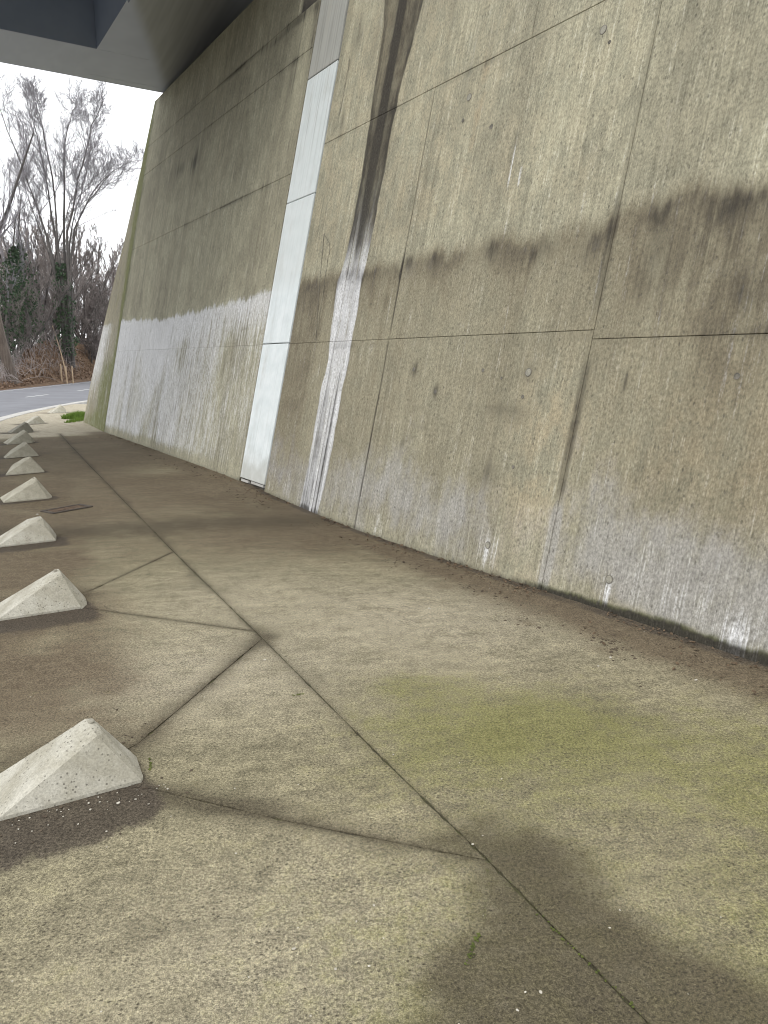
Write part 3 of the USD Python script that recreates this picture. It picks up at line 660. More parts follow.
def pave_masks(x, y):
    s, n = SN(x, y)
    wobx = x + (fb(x, y, 4, 4, 51) - .5) * .12; woby = y + (fb(x, y, 4, 4, 52) - .5) * .12
    dj = seg_dist(wobx, woby, JM); djx = seg_dist(x, y, JM)
    dark = (0.34 + .3 * sstep(4.5, 6, y) + .3 * np.exp(-((y - 4.2) / .25) ** 2) + .35 * sstep(2.6, 2.2, y)) * np.exp(-(dj / 0.06) ** 2) * (0.3 + 0.9 * fb(x, y, 2, 2, 53)) + 0.3 * np.exp(-(djx / 0.014) ** 2)
    for k, b in enumerate(JB):
        db = seg_dist(wobx, woby, b); dbx = seg_dist(x, y, b)
        dark = np.maximum(dark, ((0.62 if k < 2 else 0.42) * np.exp(-(db / (0.095 if k < 2 else 0.05)) ** 2) if k < 4 else .25 * np.exp(-(db / .04) ** 2)) * (.5 + .7 * fb(x, y, 3, 3, 61)) + 0.35 * np.exp(-(dbx / 0.015) ** 2))
    poly = [(0.05, 2.25), (.42, 2.42), (.62, 2.20), (.80, 1.9), (1.02, 1.6), (1.25, 1.2), (1.2, .6), (-.2, .6), (-.06, 1.2), (.0, 1.56), (.10, 1.72), (.24, 1.93), (.28, 2.14)]
    wx2 = x + (fb(x, y, 5, 5, 63) - .5) * .22 + (fb(x, y, 22, 22, 64) - .5) * .05; wy2 = y + (fb(x, y, 5, 5, 65) - .5) * .22 + (fb(x, y, 22, 22, 66) - .5) * .05
    sd = seg_dist(wx2, wy2, poly + poly[:1]) * np.where(shapely.contains_xy(Polygon(poly), wx2, wy2), 1, -1)
    dark = np.maximum(dark, sstep(-.17, .15, sd) * (0.84 + 0.75 * (fb(x, y, 3.5, 3.5, 67) - .4) + .35 * (fb(x, y, 16, 16, 71) - .5)))
    dark = dark + 0.35 * np.exp(-((wobx + .62) / .4) ** 2 - ((woby - 2.5) / .07) ** 2)
    dark = dark + 0.4 * np.exp(-((wobx + .71) / .12) ** 2 - ((woby - 4.2) / .2) ** 2)
    mud = np.zeros_like(x); halo = np.zeros_like(x)
    for k, ((bx, by), a, sc) in enumerate(BOL):
        e1_ = np.array([math.cos(E1A + a), math.sin(E1A + a)]); e2_ = np.array([-e1_[1], e1_[0]])
        u = (wobx - bx) * e1_[0] + (woby - by) * e1_[1]; w_ = (wobx - bx) * e2_[0] + (woby - by) * e2_[1]
        wd = (0.30, 0.32, 0.24, 0.12, .1, .1, .1, .08, .05, .05)[k]
        mud = np.maximum(mud, 1.05 * np.exp(-(np.clip(-w_, 0, 9) / wd) ** 4) * sstep(0.14, -0.06, u) * sstep(-0.95, -0.6, u) * sstep(0.3, 0.1, w_))
        halo = np.maximum(halo, 0.75 * np.exp(-(np.clip(w_ - 0.3 * sc, 0, 9) / 0.26) ** 2 - (np.clip(np.abs(u + .35) - .28, 0, 9) / 0.22) ** 2) * sstep(.1, .3, w_))
    dark = np.maximum(dark, halo * (.45 + 1.0 * fb(x, y, 6, 6, 72)))
    mud = np.maximum(mud, 0.8 * np.exp(-(np.clip(n * -1 - 0.06, 0, 9) / 0.06) ** 2) * sstep(9, 6, s) * (0.5 + .5 * fb(x, y, 4, 4, 54)))
    # litter and dirt along the wall foot
    brown = 1.15 * np.exp(-(np.clip(-n - .14, 0, 9) / 0.36) ** 2) * sstep(-2, 0.2, s) * sstep(16.6, 15.6, s) * (0.6 + .8 * fb(x, y, 2.5, 2.5, 55))
    for cs, cn, r, k in ((3.0, -.55, .4, .65), (4.0, -.4, .45, .7), (2.2, -.5, .35, .5), (0.6, -.55, .18, .6), (1.25, -.6, .16, .55)):
        brown = np.maximum(brown, k * np.exp(-(((s - cs) / r) ** 2 + ((n - cn) / (r * .55)) ** 2)) * (0.5 + fb(x, y, 5, 5, 56)))
    # dirt and the shade of the deck, both painted into the ground; brown spread on the bollard side
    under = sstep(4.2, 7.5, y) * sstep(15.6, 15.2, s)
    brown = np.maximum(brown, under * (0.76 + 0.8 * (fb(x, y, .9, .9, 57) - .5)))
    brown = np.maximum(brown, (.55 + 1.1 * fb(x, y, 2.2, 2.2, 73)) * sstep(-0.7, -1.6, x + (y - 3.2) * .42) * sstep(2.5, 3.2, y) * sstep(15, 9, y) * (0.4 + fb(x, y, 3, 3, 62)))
    # wet run from the drain stain across the pavement
    wet = seg_dist(wobx * 1.0, woby, [(-0.75, 8.0), (-1.3, 7.6), (-2.2, 7.2), (-3.2, 7.0), (-4.2, 6.9)])
    dark = np.maximum(dark, 0.85 * np.exp(-(wet / 0.42) ** 2) * (0.5 + .8 * fb(x, y, 2, 2, 58)))
    dark = np.maximum(dark, 0.42 * np.exp(-((s - 5.5) / .8) ** 2 - ((n + .3) / .5) ** 2))
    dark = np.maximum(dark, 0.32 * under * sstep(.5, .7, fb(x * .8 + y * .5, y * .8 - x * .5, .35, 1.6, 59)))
    moss = 0.7 * np.exp(-((wobx - .55) / .65) ** 2 - ((woby - 3.15) / .45) ** 2) + 0.62 * sstep(3.8, 2.9, y) * sstep(-0.7, 0.5, x) * (0.3 + fb(x, y, 1.2, 1.2, 60)) + 0.12 * sstep(2.6, 1.8, y)
    moss = moss + 0.5 * np.exp(-((x - .15) / .3) ** 2 - ((y - 3.55) / .16) ** 2) + 0.3 * np.exp(-((wobx - 1.4) / .6) ** 2 - ((woby - 2.7) / .35) ** 2)
    light = 0.9 * sstep(15.2, 15.8, s + (fb(x, y, 1, 1, 68) - .5) * .8) + 1.2 * np.exp(-((s - 5.42) / .22) ** 2 - ((n + .12) / .1) ** 2) * sstep(.3, .6, fb(x, y, 9, 9, 69)) + 0.42 * np.exp(-((x + .95) / .7) ** 2 - ((y - 3.6) / .55) ** 2) + 0.5 * np.exp(-((x - .35) / 1.0) ** 2 - ((y - 4.6) / .9) ** 2) + 0.3 * np.exp(-((x + .2) / .8) ** 2 - ((y - 1.75) / .5) ** 2) + .25 * np.exp(-((x + 1.1) / .7) ** 2 - ((y - 4.9) / 1.) ** 2)  # first term paints in the brighter daylight beyond the deck edge
    green_edge = 0.62 * np.exp(-(djx / 0.014) ** 2) * sstep(2.3, 1.95, y) + 0.7 * np.exp(-(seg_dist(x, y, JB[4][:3]) / 0.012) ** 2) + 0.5 * np.exp(-((x - .38) / .025) ** 2 - ((y - 2.06) / .03) ** 2) + 1.0 * np.exp(-((x + .42) / .02) ** 2 - ((y - 3.42) / .025) ** 2)
    return np.stack([dark, mud, moss], -1), np.stack([brown, light, green_edge], -1)


def dens(x, y):      # in the camera's near field, mid field, elsewhere
    infr = np.abs(x) < 0.62 * y + 0.9
    return np.where(infr & (y > 1.0) & (y < 6.5), 0, np.where(infr & (y > 0.5) & (y < 13), 1, np.where(infr & (y < 26) & (y > 0), 2, 3)))


STEP = (0.026, 0.06, 0.14, 0.8)
rng = np.random.default_rng(5)
pavement = thing('pavement', kind='structure')
bed_poly = pave_poly.buffer(0.03).difference(LineString([tuple(W(s_, 0)[:2]) for s_ in (-20, 16.2)]).buffer(1.75))
bed_poly = max(getattr(bed_poly, 'geoms', [bed_poly]), key=lambda p: p.area)
bed = trimesh.creation.triangulate_polygon(bed_poly, engine='earcut')
obj('joint_bed', (np.c_[bed[0], np.full(len(bed[0]), -0.009)], bed[1]), M['bed'], pavement)
for sl in slabs:
    pg = sl.buffer(-0.0015).buffer(-0.004).buffer(0.004)
    if pg.is_empty: continue
    pg = max(getattr(pg, 'geoms', [pg]), key=lambda p: p.area)
    ring = np.array(pg.exterior.coords)[:-1]; bp = []
    for a, b in zip(ring, np.roll(ring, -1, 0)):
        L_ = np.linalg.norm(b - a); mid = (a + b) / 2
        n_ = max(1, int(L_ / 0.03)) if L_ < 14 and mid[1] < 20 and mid[1] > -1 else max(1, int(L_ / 0.1))
        bp.append(a + (b - a) * np.linspace(0, 1, n_, endpoint=False)[:, None])
    bp = np.vstack(bp)
    if len(bp) > 8:
        tn = np.roll(bp, -1, 0) - np.roll(bp, 1, 0); tn /= np.linalg.norm(tn, axis=1, keepdims=True) + 1e-9
        q3 = np.c_[bp, np.zeros(len(bp))]
        off = (meshkit.fbm(q3 * 7, 2, 44) - .5) * .005 + np.clip(meshkit.fbm(q3 * 24, 2, 45) - .62, 0, 1) * .04
        nin = np.stack([-tn[:, 1], tn[:, 0]], 1) * (1 if pg.exterior.is_ccw else -1)
        bp = bp + nin * np.clip(off + .001, 0, .007)[:, None]
        pg = Polygon(bp).buffer(0)
        pg = max(getattr(pg, 'geoms', [pg]), key=lambda p: p.area)
    pts = []
    x0, y0, x1, y1 = pg.bounds
    inner = pg.buffer(-0.012)
    for lv, st in enumerate(STEP):
        gx, gy = np.meshgrid(np.arange(x0, x1, st), np.arange(y0, y1, st), indexing='ij')
        gx = gx.ravel(); gy = gy.ravel(); k = dens(gx, gy) == lv
        gx = gx[k] + rng.uniform(-.3, .3, k.sum()) * st; gy = gy[k] + rng.uniform(-.3, .3, k.sum()) * st
        k = shapely.contains_xy(inner, gx, gy)
        pts.append(np.c_[gx[k], gy[k]])
    P2 = np.vstack([bp, *pts])
    T = Delaunay(P2).simplices
    cen = P2[T].mean(1)
    T = T[shapely.contains_xy(pg.buffer(0.0005), cen[:, 0], cen[:, 1])]
    nb = len(bp)
    z = (meshkit.fbm(np.c_[P2 * 1.3, np.zeros(len(P2))], 3, 71) - .5) * 0.008 - 0.0005
    z[:nb] -= 0.0015
    z = z + ground_z(P2[:, 0], P2[:, 1])
    v = np.c_[P2, z]
    sk = np.c_[bp, ground_z(bp[:, 0], bp[:, 1]) - .03]
    k = np.arange(nb); k1 = (k + 1) % nb
    F = np.vstack([T, np.c_[k, k1, len(v) + k1], np.c_[k, len(v) + k1, len(v) + k]])
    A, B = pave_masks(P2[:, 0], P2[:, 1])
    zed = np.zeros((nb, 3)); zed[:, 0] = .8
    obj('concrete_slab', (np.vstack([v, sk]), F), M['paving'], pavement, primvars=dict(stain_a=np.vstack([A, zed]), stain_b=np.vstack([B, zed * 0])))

# ------------------------------------------------------------------ pyramid bollards
BLAB = ['nearest pale pyramid-shaped concrete bollard, dark mud and grit in front of it', 'second nearest pyramid concrete bollard, beside the thin joint crossing to the middle of the pavement',
        'third nearest pyramid concrete bollard, just in front of the rusty drain cover', 'fourth nearest pyramid concrete bollard, just beyond the rusty drain cover', 'fifth pyramid concrete bollard counted from the camera',
        'sixth pyramid concrete bollard counted from the camera, midway along the row', 'seventh pyramid concrete bollard counted from the camera', 'darkest small pyramid bollard, eighth from the camera', 'pale small pyramid bollard beside the kerb, second from the far end',
        'farthest pyramid bollard, by the kerb beside the tuft of grass']
for k, ((x, y), a, sc) in enumerate(BOL):
    t = thing('pyramid_bollard', BLAB[k], 'bollard', 'row of concrete pyramid bollards', loc=(x, y, 0), rotz=E1A + a, scale=(sc, sc, sc))
    # local: x along the front edge (the right-front corner is the origin), y away from the viewer
    w_, dp = 0.505, 0.30
    base_ = [(-w_, 0.0), (-0.012, 0.0), (0.0, 0.02), (0.012, dp * 0.62), (-0.02, dp), (-w_ + 0.02, dp + 0.02)]
    lo = [(px, py, -0.02) for px, py in base_]; mid_ = [(px, py, 0.012) for px, py in base_]
    ridge = [(-0.152, 0.080, 0.198), (-0.122, 0.092, 0.196), (-0.138, 0.185, 0.226), (-0.163, 0.180, 0.224)]
    rr_ = np.random.default_rng(500 + k)
    ridge = [(a_ + rr_.normal(0, .006), b_ + rr_.normal(0, .006), c_ + rr_.normal(0, .004)) for a_, b_, c_ in ridge]
    hull = trimesh.convex.convex_hull(np.array(lo + mid_ + ridge))
    for _ in range(7):      # chipped arrises
        e_ = hull.edges_unique[rr_.integers(len(hull.edges_unique))]; p_ = hull.vertices[e_[0]] * (tq := rr_.uniform(.2, .8)) + hull.vertices[e_[1]] * (1 - tq)
        if not .05 < p_[2] < .19: continue
        nn_ = p_ - np.array([-.22, .15, .05]); nn_ /= np.linalg.norm(nn_)
        cut = trimesh.intersections.slice_mesh_plane(hull, -nn_, p_ - nn_ * rr_.uniform(.003, .007), cap=False)
        hull = trimesh.convex.convex_hull(cut.vertices)
    m_ = hull
    for _ in range(4): m_ = m_.subdivide()
    m_ = trimesh.Trimesh(m_.vertices, m_.faces)
    nz = meshkit.fbm(m_.vertices * 22 + k * 3.1, 3, 81) - .5
    nb_ = meshkit.fbm(m_.vertices * 70 + k * 5.1, 2, 82) - .5
    vn = m_.vertex_normals
    keep = sstep(-0.02, 0.03, m_.vertices[:, 2])
    m_.vertices = m_.vertices + vn * (keep * (nz * 0.0035 + nb_ * 0.002))[:, None]
    obj('block_body', m_, M['blockdark' if k == 7 else 'blockmid' if 3 <= k <= 6 else 'block'], t, smooth=12)
    top = trimesh.creation.icosphere(2, 1.0); top.apply_scale([0.012, 0.016, 0.005])
    top.vertices += (meshkit.fbm(top.vertices * 60 + k, 2, 83) - .5)[:, None] * 0.006
    top.apply_translation([-0.152, 0.168, 0.2205])
    obj('worn_tip', top, M['blockcap'], t, smooth=True)

# ------------------------------------------------------------------ drain cover
dc = thing('drain_cover', 'small rusty rectangular drain cover set flush in the pavement', 'drain cover', loc=(-3.49, 8.10, 0.0), rotz=math.atan2(0.41, 0.27))
obj('cover_plate', box(-0.2, 0.2, -0.085, 0.085, -0.01, 0.006), M['rust'], dc)
obj('frame', cat([box(-0.245, 0.245, 0.088, 0.12, -.01, .012), box(-0.245, 0.245, -0.12, -0.088, -.01, .012), box(-0.245, -0.203, -0.088, 0.088, -.01, .012), box(0.203, 0.245, -0.088, 0.088, -.01, .012)]), M['rustframe'], dc)
for k in range(6):
    obj('rib', box(-0.17 + k * 0.062, -0.145 + k * 0.062, -0.07, 0.07, 0.006, 0.011), M['rust'], dc)

# ------------------------------------------------------------------ grit, crumbs, leaf bits, grass tufts
rng = np.random.default_rng(11)


def stones(pts, sizes, mat, name, label, cat_, seed, flat=0.6):
    r = np.random.default_rng(seed); ms = []
    ico = trimesh.creation.icosphere(1, 1.0)
    V = []; Fc = []; off = 0
    for (x, y), sz in zip(pts, sizes):
        v = ico.vertices * (1 + r.uniform(-.25, .25, (len(ico.vertices), 1)))
        v = v * sz * np.array([r.uniform(.8, 1.4), r.uniform(.7, 1.1), flat * r.uniform(.7, 1.1)])
        a = r.uniform(0, 6.28); c, s = math.cos(a), math.sin(a)
        v = np.c_[v[:, 0] * c - v[:, 1] * s, v[:, 0] * s + v[:, 1] * c, v[:, 2]] + [x, y, sz * flat * .4 + .001 + float(ground_z(np.array([x]), np.array([y]))[0])]
        V.append(v); Fc.append(ico.faces + off); off += len(v)
    o = obj(name, trimesh.Trimesh(np.vstack(V), np.vstack(Fc), process=False), mat, kind='stuff')
    tag(o, label, cat_)


pp = [(0.405, 1.655), (0.335, 1.60), (0.365, 1.655), (-0.03, 1.97), (0.30, 2.26), (-0.25, 1.80), (-0.13, 1.73), (-0.04, 1.74), (-0.98, 2.5), (-.65, 3.85), (1.25, 3.9), (1.6, 3.6), (1.15, 3.78), (.3, 4.75)]
for _ in range(95):
    y = rng.uniform(1.3, 5.5); pp.append((rng.uniform(-.6, .6) * y, y))
sz = np.r_[[.0042, .0038, .003, .004, .004, .0045, .004, .004, .006, .007, .008, .008, .006, .01], rng.uniform(.0012, .0032, 95)]
for _ in range(45):
    u = rng.uniform(-.55, .1); w_ = -abs(rng.normal(0, .09)) - .02
    e1_ = np.array([math.cos(E1A), math.sin(E1A)]); e2_ = np.array([-e1_[1], e1_[0]])
    pp.append(tuple(np.array([-.93, 2.648]) + e1_ * u + e2_ * w_)); sz = np.r_[sz, rng.uniform(.0015, .004)]
pp = np.array(pp); s_, n_ = SN(pp[:, 0], pp[:, 1]); k = n_ < -0.08
stones(pp[k], sz[k], M['pebble'], 'grit', 'tiny pale stones scattered over the near pavement', 'grit', 3)
cp, cs_ = [], []
for _ in range(330):
    c0 = [(4.0, -.35, .6, .18), (3.0, -.4, .6, .2), (2.0, -.35, .7, .2), (.6, -.5, .3, .16), (1.25, -.55, .25, .12), (5.5, -.3, .8, .15)][rng.integers(6)]
    s0_ = rng.normal(c0[0], c0[2]); n0_ = min(-.03, rng.normal(c0[1], c0[3]))
    p_ = ORG + s0_ * HV + n0_ * NV; cp.append(p_[:2]); cs_.append(rng.uniform(.002, .0058) * (1 if rng.random() < .93 else 1.7))
for _ in range(260):
    kk = rng.integers(0, 4); (bx, by), a, sc = BOL[kk]
    e1_ = np.array([math.cos(E1A + a), math.sin(E1A + a)]); e2_ = np.array([-e1_[1], e1_[0]])
    p_ = np.array([bx, by]) + e1_ * rng.uniform(-.6, .2) + e2_ * (-abs(rng.normal(0, .12)) if rng.random() < .6 else .33 + abs(rng.normal(0, .25))); cp.append(p_); cs_.append(rng.uniform(.002, .006))
for _ in range(160):
    y = rng.uniform(1.4, 7); cp.append((rng.uniform(-.6, .55) * y, y)); cs_.append(rng.uniform(.001, .003))
for cs0, cn0, m_n in ((1.95, -.42, 14), (1.2, -.62, 16), (.62, -.5, 22), (.75, -.42, 10), (2.9, -.4, 14), (3.6, -.3, 16), (6.0, -.35, 14), (6.9, -.4, 10), (8.5, -.3, 12), (10.5, -.35, 14)):
    for _ in range(m_n):
        p_ = ORG + (cs0 + rng.normal(0, .09 + .02 * cs0)) * HV + min(-.03, cn0 + rng.normal(0, .06)) * NV; cp.append(p_[:2]); cs_.append(rng.uniform(.004, .0095) * (1 + .06 * cs0))
cp = np.array(cp); s_, n_ = SN(cp[:, 0], cp[:, 1]); k = n_ < -.02
stones(cp[k], np.array(cs_)[k], M['crumb'], 'dirt_crumbs', 'dark crumbs of soil and leaf along the wall foot and bollards', 'dirt', 4, .35)


def leaf_bits(n_, seed):
    r = np.random.default_rng(seed)
    s_ = np.concatenate([r.uniform(-.3, 7, n_ // 2), r.uniform(1.4, 5.4, n_ // 4), r.uniform(6.8, 15, n_ - n_ // 2 - n_ // 4)])
    keep = meshkit.noise(np.stack([s_ * 2.3, s_ * 0, s_ * 0], -1), 9) > .38
    s_ = s_[keep]; m_ = len(s_); nn_ = -np.abs(r.normal(.0, .085, m_)) - .012 - (r.random(m_) < .2) * r.uniform(0, .35, m_)
    p_ = ORG + s_[:, None] * HV + nn_[:, None] * NV; p_[:, 2] = ground_z(p_[:, 0], p_[:, 1]) + r.uniform(.002, .012, m_)
    a_ = r.uniform(0, 6.28, m_); sz = r.uniform(.005, .016, m_) * (1 + .05 * s_)
    u_ = np.stack([np.cos(a_), np.sin(a_), r.normal(0, .3, m_)], -1) * sz[:, None]; w_ = np.stack([-np.sin(a_), np.cos(a_), r.normal(0, .35, m_)], -1) * sz[:, None] * .55
    v = np.stack([p_ - u_, p_ + w_ * .9 - u_ * .1, p_ + u_, p_ - w_ - u_ * .1], 1).reshape(-1, 3); i = np.arange(m_) * 4
    return v, np.stack([i, i + 1, i + 2, i + 3], 1)


tag(obj('leaf_bits', leaf_bits(1500, 12), M['litter'], kind='stuff'), 'broken brown leaves gathered along the foot of the wall', 'leaf litter')
mp, ms_ = [], []
for P_, a_, b_, n_ in (([(0.34, 2.16), (0.40, 2.04), (0.66, 1.55), (0.8, 1.28)], 0.0, 1.0, 150), ([(0.30, 1.93), (0.22, 1.74)], 0.0, 1.0, 55), ([(0.335, 2.14), (0.345, 2.08)], 0, 1, 25), ([(-.44, 3.41), (-.40, 3.43)], 0, 1, 16), ([(-.93, 2.72), (-.97, 2.85)], 0, 1, 30)):
    P_ = np.array(P_); t = rng.uniform(0, len(P_) - 1, n_) ** 1.0
    for q_ in t:
        i_ = int(min(q_, len(P_) - 2)); p_ = P_[i_] + (P_[i_ + 1] - P_[i_]) * (q_ - i_)
        if meshkit.noise(np.array([p_[0] * 9, p_[1] * 9, 0.0])) < .42: continue
        mp.append(p_ + rng.normal(0, .0035, 2)); ms_.append(rng.uniform(.0015, .0042))
stones(np.array(mp), np.array(ms_), M['moss'], 'joint_moss', 'dabs of green moss in the nearest pavement joints', 'moss', 6, .7)


def blades(n_, cx, cy, rx, ry, hmin, hmax, wid, seed, z0=0.0, lean=.5):
    r = np.random.default_rng(seed)
    a = r.uniform(0, 6.28, n_); q = np.sqrt(r.uniform(0, 1, n_))
    x = cx + rx * q * np.cos(a); y = cy + ry * q * np.sin(a); hgt = r.uniform(hmin, hmax, n_) * (1.1 - .6 * q)
    dr = r.normal(0, lean, (n_, 2)) * hgt[:, None]; b = r.uniform(0, 3.14, n_); wx, wy = np.cos(b) * wid, np.sin(b) * wid
    z = np.full(n_, z0)
    v = np.stack([np.c_[x - wx, y - wy, z], np.c_[x + wx, y + wy, z], np.c_[x + dr[:, 0] * .5 + wx * .6, y + dr[:, 1] * .5 + wy * .6, z + hgt * .6], np.c_[x + dr[:, 0] * .5 - wx * .6, y + dr[:, 1] * .5 - wy * .6, z + hgt * .6], np.c_[x + dr[:, 0], y + dr[:, 1], z + hgt * .9]], 1).reshape(-1, 3)
    i = np.arange(n_) * 5
    return trimesh.Trimesh(v, np.vstack([np.c_[i, i + 1, i + 2], np.c_[i, i + 2, i + 3], np.c_[i + 3, i + 2, i + 4]]), process=False)


tag(obj('grass', cat([blades(1800, -8.85, 21.9, .4, .8, .06, .26, .009, 21), blades(500, -8.35, 20.6, .2, .8, .04, .14, .008, 22), blades(500, -9.1, 22.7, .35, .5, .04, .18, .008, 24)]), M['grass'], kind='stuff'), 'patch of bright green grass growing at the far foot of the wall', 'grass')

# ------------------------------------------------------------------ the far side of the road: bank and woods
bank_pts = (KL + KN * 9.9)


def bank_h(x, y):
    dd = seg_dist(x, y, bank_pts[60:]); sg = np.sign((x - np.interp(y, bank_pts[:, 1], bank_pts[:, 0])) * -1)
    dd = dd * sg
    az = np.degrees(np.arctan2(x, y))                      # lower to the left (downhill end), higher to the right
    top = 0.4 + 2.9 * sstep(-27.4, -23.6, az)
    hgt = top * sstep(-.3, 2.8, dd) + 0.045 * np.clip(dd - 5, 0, 40) * sstep(-28, -22, az)
    return hgt + (meshkit.fbm(np.stack([x * .8, y * .8, 0 * x], -1), 3, 91) - .5) * .55 * sstep(0, 2.5, dd) - .13


gx, gy = np.meshgrid(np.linspace(-75, -14, 150), np.linspace(26, 120, 200), indexing='ij')
gz = bank_h(gx, gy)
inside = gx < np.interp(gy, bank_pts[:, 1], bank_pts[:, 0]) + 0.25
gz = np.where(inside, gz, -0.16)
v = np.stack([gx, gy, gz], -1).reshape(-1, 3); n1_, n2_ = gx.shape
i, j = np.meshgrid(np.arange(n1_ - 1), np.arange(n2_ - 1), indexing='ij'); q0 = (i * n2_ + j).ravel()
obj('earth_bank', (v, np.stack([q0, q0 + n2_, q0 + n2_ + 1, q0 + 1], 1)), M['earth'], smooth=True, kind='structure')
# leaf litter and bramble on the bank
r = np.random.default_rng(31); n_ = 34000
az = np.radians(r.uniform(-29.5, -19.5, n_)); ds_ = r.uniform(44, 78, n_)
x, y = np.sin(az) * ds_, np.cos(az) * ds_
k = x < np.interp(y, bank_pts[:, 1], bank_pts[:, 0]) - 0.1
x, y = x[k], y[k]; n_ = len(x)
c = np.stack([x, y, bank_h(x, y) + r.uniform(.0, .3, n_) ** 1.5], -1)
u = r.normal(0, 1, (n_, 3)); u /= np.linalg.norm(u, axis=1, keepdims=True); w_ = np.cross(u, r.normal(0, 1, (n_, 3))); w_ /= np.linalg.norm(w_, axis=1, keepdims=True)
sz_ = r.uniform(.05, .12, (n_, 1))
v = np.stack([c - u * sz_, c + w_ * sz_ * .6, c + u * sz_, c - w_ * sz_ * .6], 1).reshape(-1, 3); i = np.arange(n_) * 4
tag(obj('leaf_litter', (v, np.stack([i, i + 1, i + 2, i + 3], 1)), M['dry'], kind='stuff'), 'brown fallen leaves covering the bank across the road', 'leaf litter')
n_ = 1500
az = np.radians(r.uniform(-29, -20, n_)); ds_ = r.uniform(50, 72, n_); x, y = np.sin(az) * ds_, np.cos(az) * ds_
k = x < np.interp(y, bank_pts[:, 1], bank_pts[:, 0]) - 0.5
x, y = x[k], y[k]; n_ = len(x); z = bank_h(x, y)
dx, dy = r.normal(0, .8, n_), r.normal(0, .8, n_); hh = r.uniform(.3, 1.2, n_)
t = np.linspace(0, 1, 6)
lines_ = np.stack([x[:, None] + dx[:, None] * t, y[:, None] + dy[:, None] * t, z[:, None] + hh[:, None] * 4 * t * (1 - t * .85)], -1)
tag(obj('brambles', tubes(lines_, np.full((n_, 6), .012), 3), M['brush'], kind='stuff'), 'tangle of bare bramble stems over the bank', 'brambles')


class Tree:
    def __init__(s, seed):
        s.r = np.random.default_rng(seed); s.b = {}

    def add(s, level, pts, rad): s.b.setdefault((level, len(pts)), []).append((pts, rad))

    def branch(s, p, d, L, r0, level, maxlevel, spread=0.6, up=0.25, kids=(9, 7, 5), K=(9, 7, 5, 4), curl=.16, start=.15, rmin=.011, rt=.25):
        n = K[min(level, len(K) - 1)]
        pts = [np.array(p, float)]; d = np.array(d, float); d /= np.linalg.norm(d)
        for i in range(n - 1):
            d = d + s.r.normal(0, curl, 3) + [0, 0, up * .25]; d /= np.linalg.norm(d)
            pts.append(pts[-1] + d * L / (n - 1))
        rad = np.maximum(np.linspace(r0, r0 * rt, n), rmin)
        s.add(level, pts, rad)
        s.sprout(pts, rad, L, level, maxlevel, spread, up, kids, K, curl, start, rmin, rt)

    def sprout(s, pts, rad, L, level, maxlevel, spread, up, kids, K, curl, start, rmin, rt):
        if level >= maxlevel: return
        pts = np.array(pts); n = len(pts); m = kids[min(level, len(kids) - 1)]
        for f in np.linspace(start, 1.0, m) + s.r.uniform(-.04, .04, m):
            f = min(max(f, 0.02), .999); x = f * (n - 1); i = int(x); q = pts[i] + (pts[min(i + 1, n - 1)] - pts[i]) * (x - i)
            t = pts[min(i + 1, n - 1)] - pts[max(i, 0)]; t = t / (np.linalg.norm(t) + 1e-9)
            side = s.r.normal(0, 1, 3); side -= t * (side @ t); side /= np.linalg.norm(side)
            a = s.r.uniform(.6, 1.25) * spread
            dd = t * math.cos(a) + side * math.sin(a) + [0, 0, up]
            rr = np.interp(x, np.arange(n), rad)
            s.branch(q, dd, L * s.r.uniform(.28, .5) * (1.2 - (.85 if level == 0 else .5) * f), rr * .55, level + 1, maxlevel, spread, up, kids, K, curl, .2, rmin, rt)

    def mesh(s, levels, sides):
        ms = [tubes(np.array([b[0] for b in v]), np.array([b[1] for b in v]), sides) for (lv, k), v in sorted(s.b.items()) if lv in levels]
        return cat(ms)


def leaf_cloud(pts, size, seed, flat=.65):
    r = np.random.default_rng(seed); n = len(pts)
    u = r.normal(0, 1, (n, 3)); u /= np.linalg.norm(u, axis=1, keepdims=True); w_ = np.cross(u, r.normal(0, 1, (n, 3))); w_ /= np.linalg.norm(w_, axis=1, keepdims=True)
    sz = size * r.uniform(.6, 1.3, (n, 1))
    v = np.stack([pts - u * sz, pts + w_ * sz * flat, pts + u * sz, pts - w_ * sz * flat], 1).reshape(-1, 3); i = np.arange(n) * 4
    return v, np.stack([i, i + 1, i + 2, i + 3], 1)


def polar(px, dist): return dist * (px - 384) / 750.0, dist     # bearing of a tree as a slope, and how far off it stands


# the big bare tree
D0 = 65.0; bx0, by0 = polar(76, D0); bz0 = float(bank_h(np.array([bx0]), np.array([by0]))[0]) - .1
tr = Tree(101); sc = D0 / 750
main = thing('bare_tree', 'tallest bare tree with several upright leaders, ivy on its lower trunk', 'tree', loc=(bx0, by0, bz0))
lead = [[(73, 350), (68, 250), (57, 205), (48, 165), (36, 118), (29, 97)], [(74, 350), (72, 250), (64, 190), (55, 140), (47, 110), (44, 95)], [(75, 350), (75, 255), (74, 195), (71, 150), (66, 120), (62, 101)],
        [(77, 350), (78, 250), (78, 180), (80, 130), (83, 105), (85, 96)], [(79, 350), (83, 240), (97, 195), (109, 160), (121, 134), (132, 118)], [(79, 350), (82, 250), (92, 205), (100, 175), (104, 140), (98, 112)], [(78, 345), (84, 255), (98, 216), (112, 199), (126, 184), (140, 176)], [(79, 350), (85, 235), (102, 192), (118, 168), (130, 154), (140, 146)],
        [(73, 350), (66, 262), (50, 225), (40, 200), (30, 175), (24, 152)]]
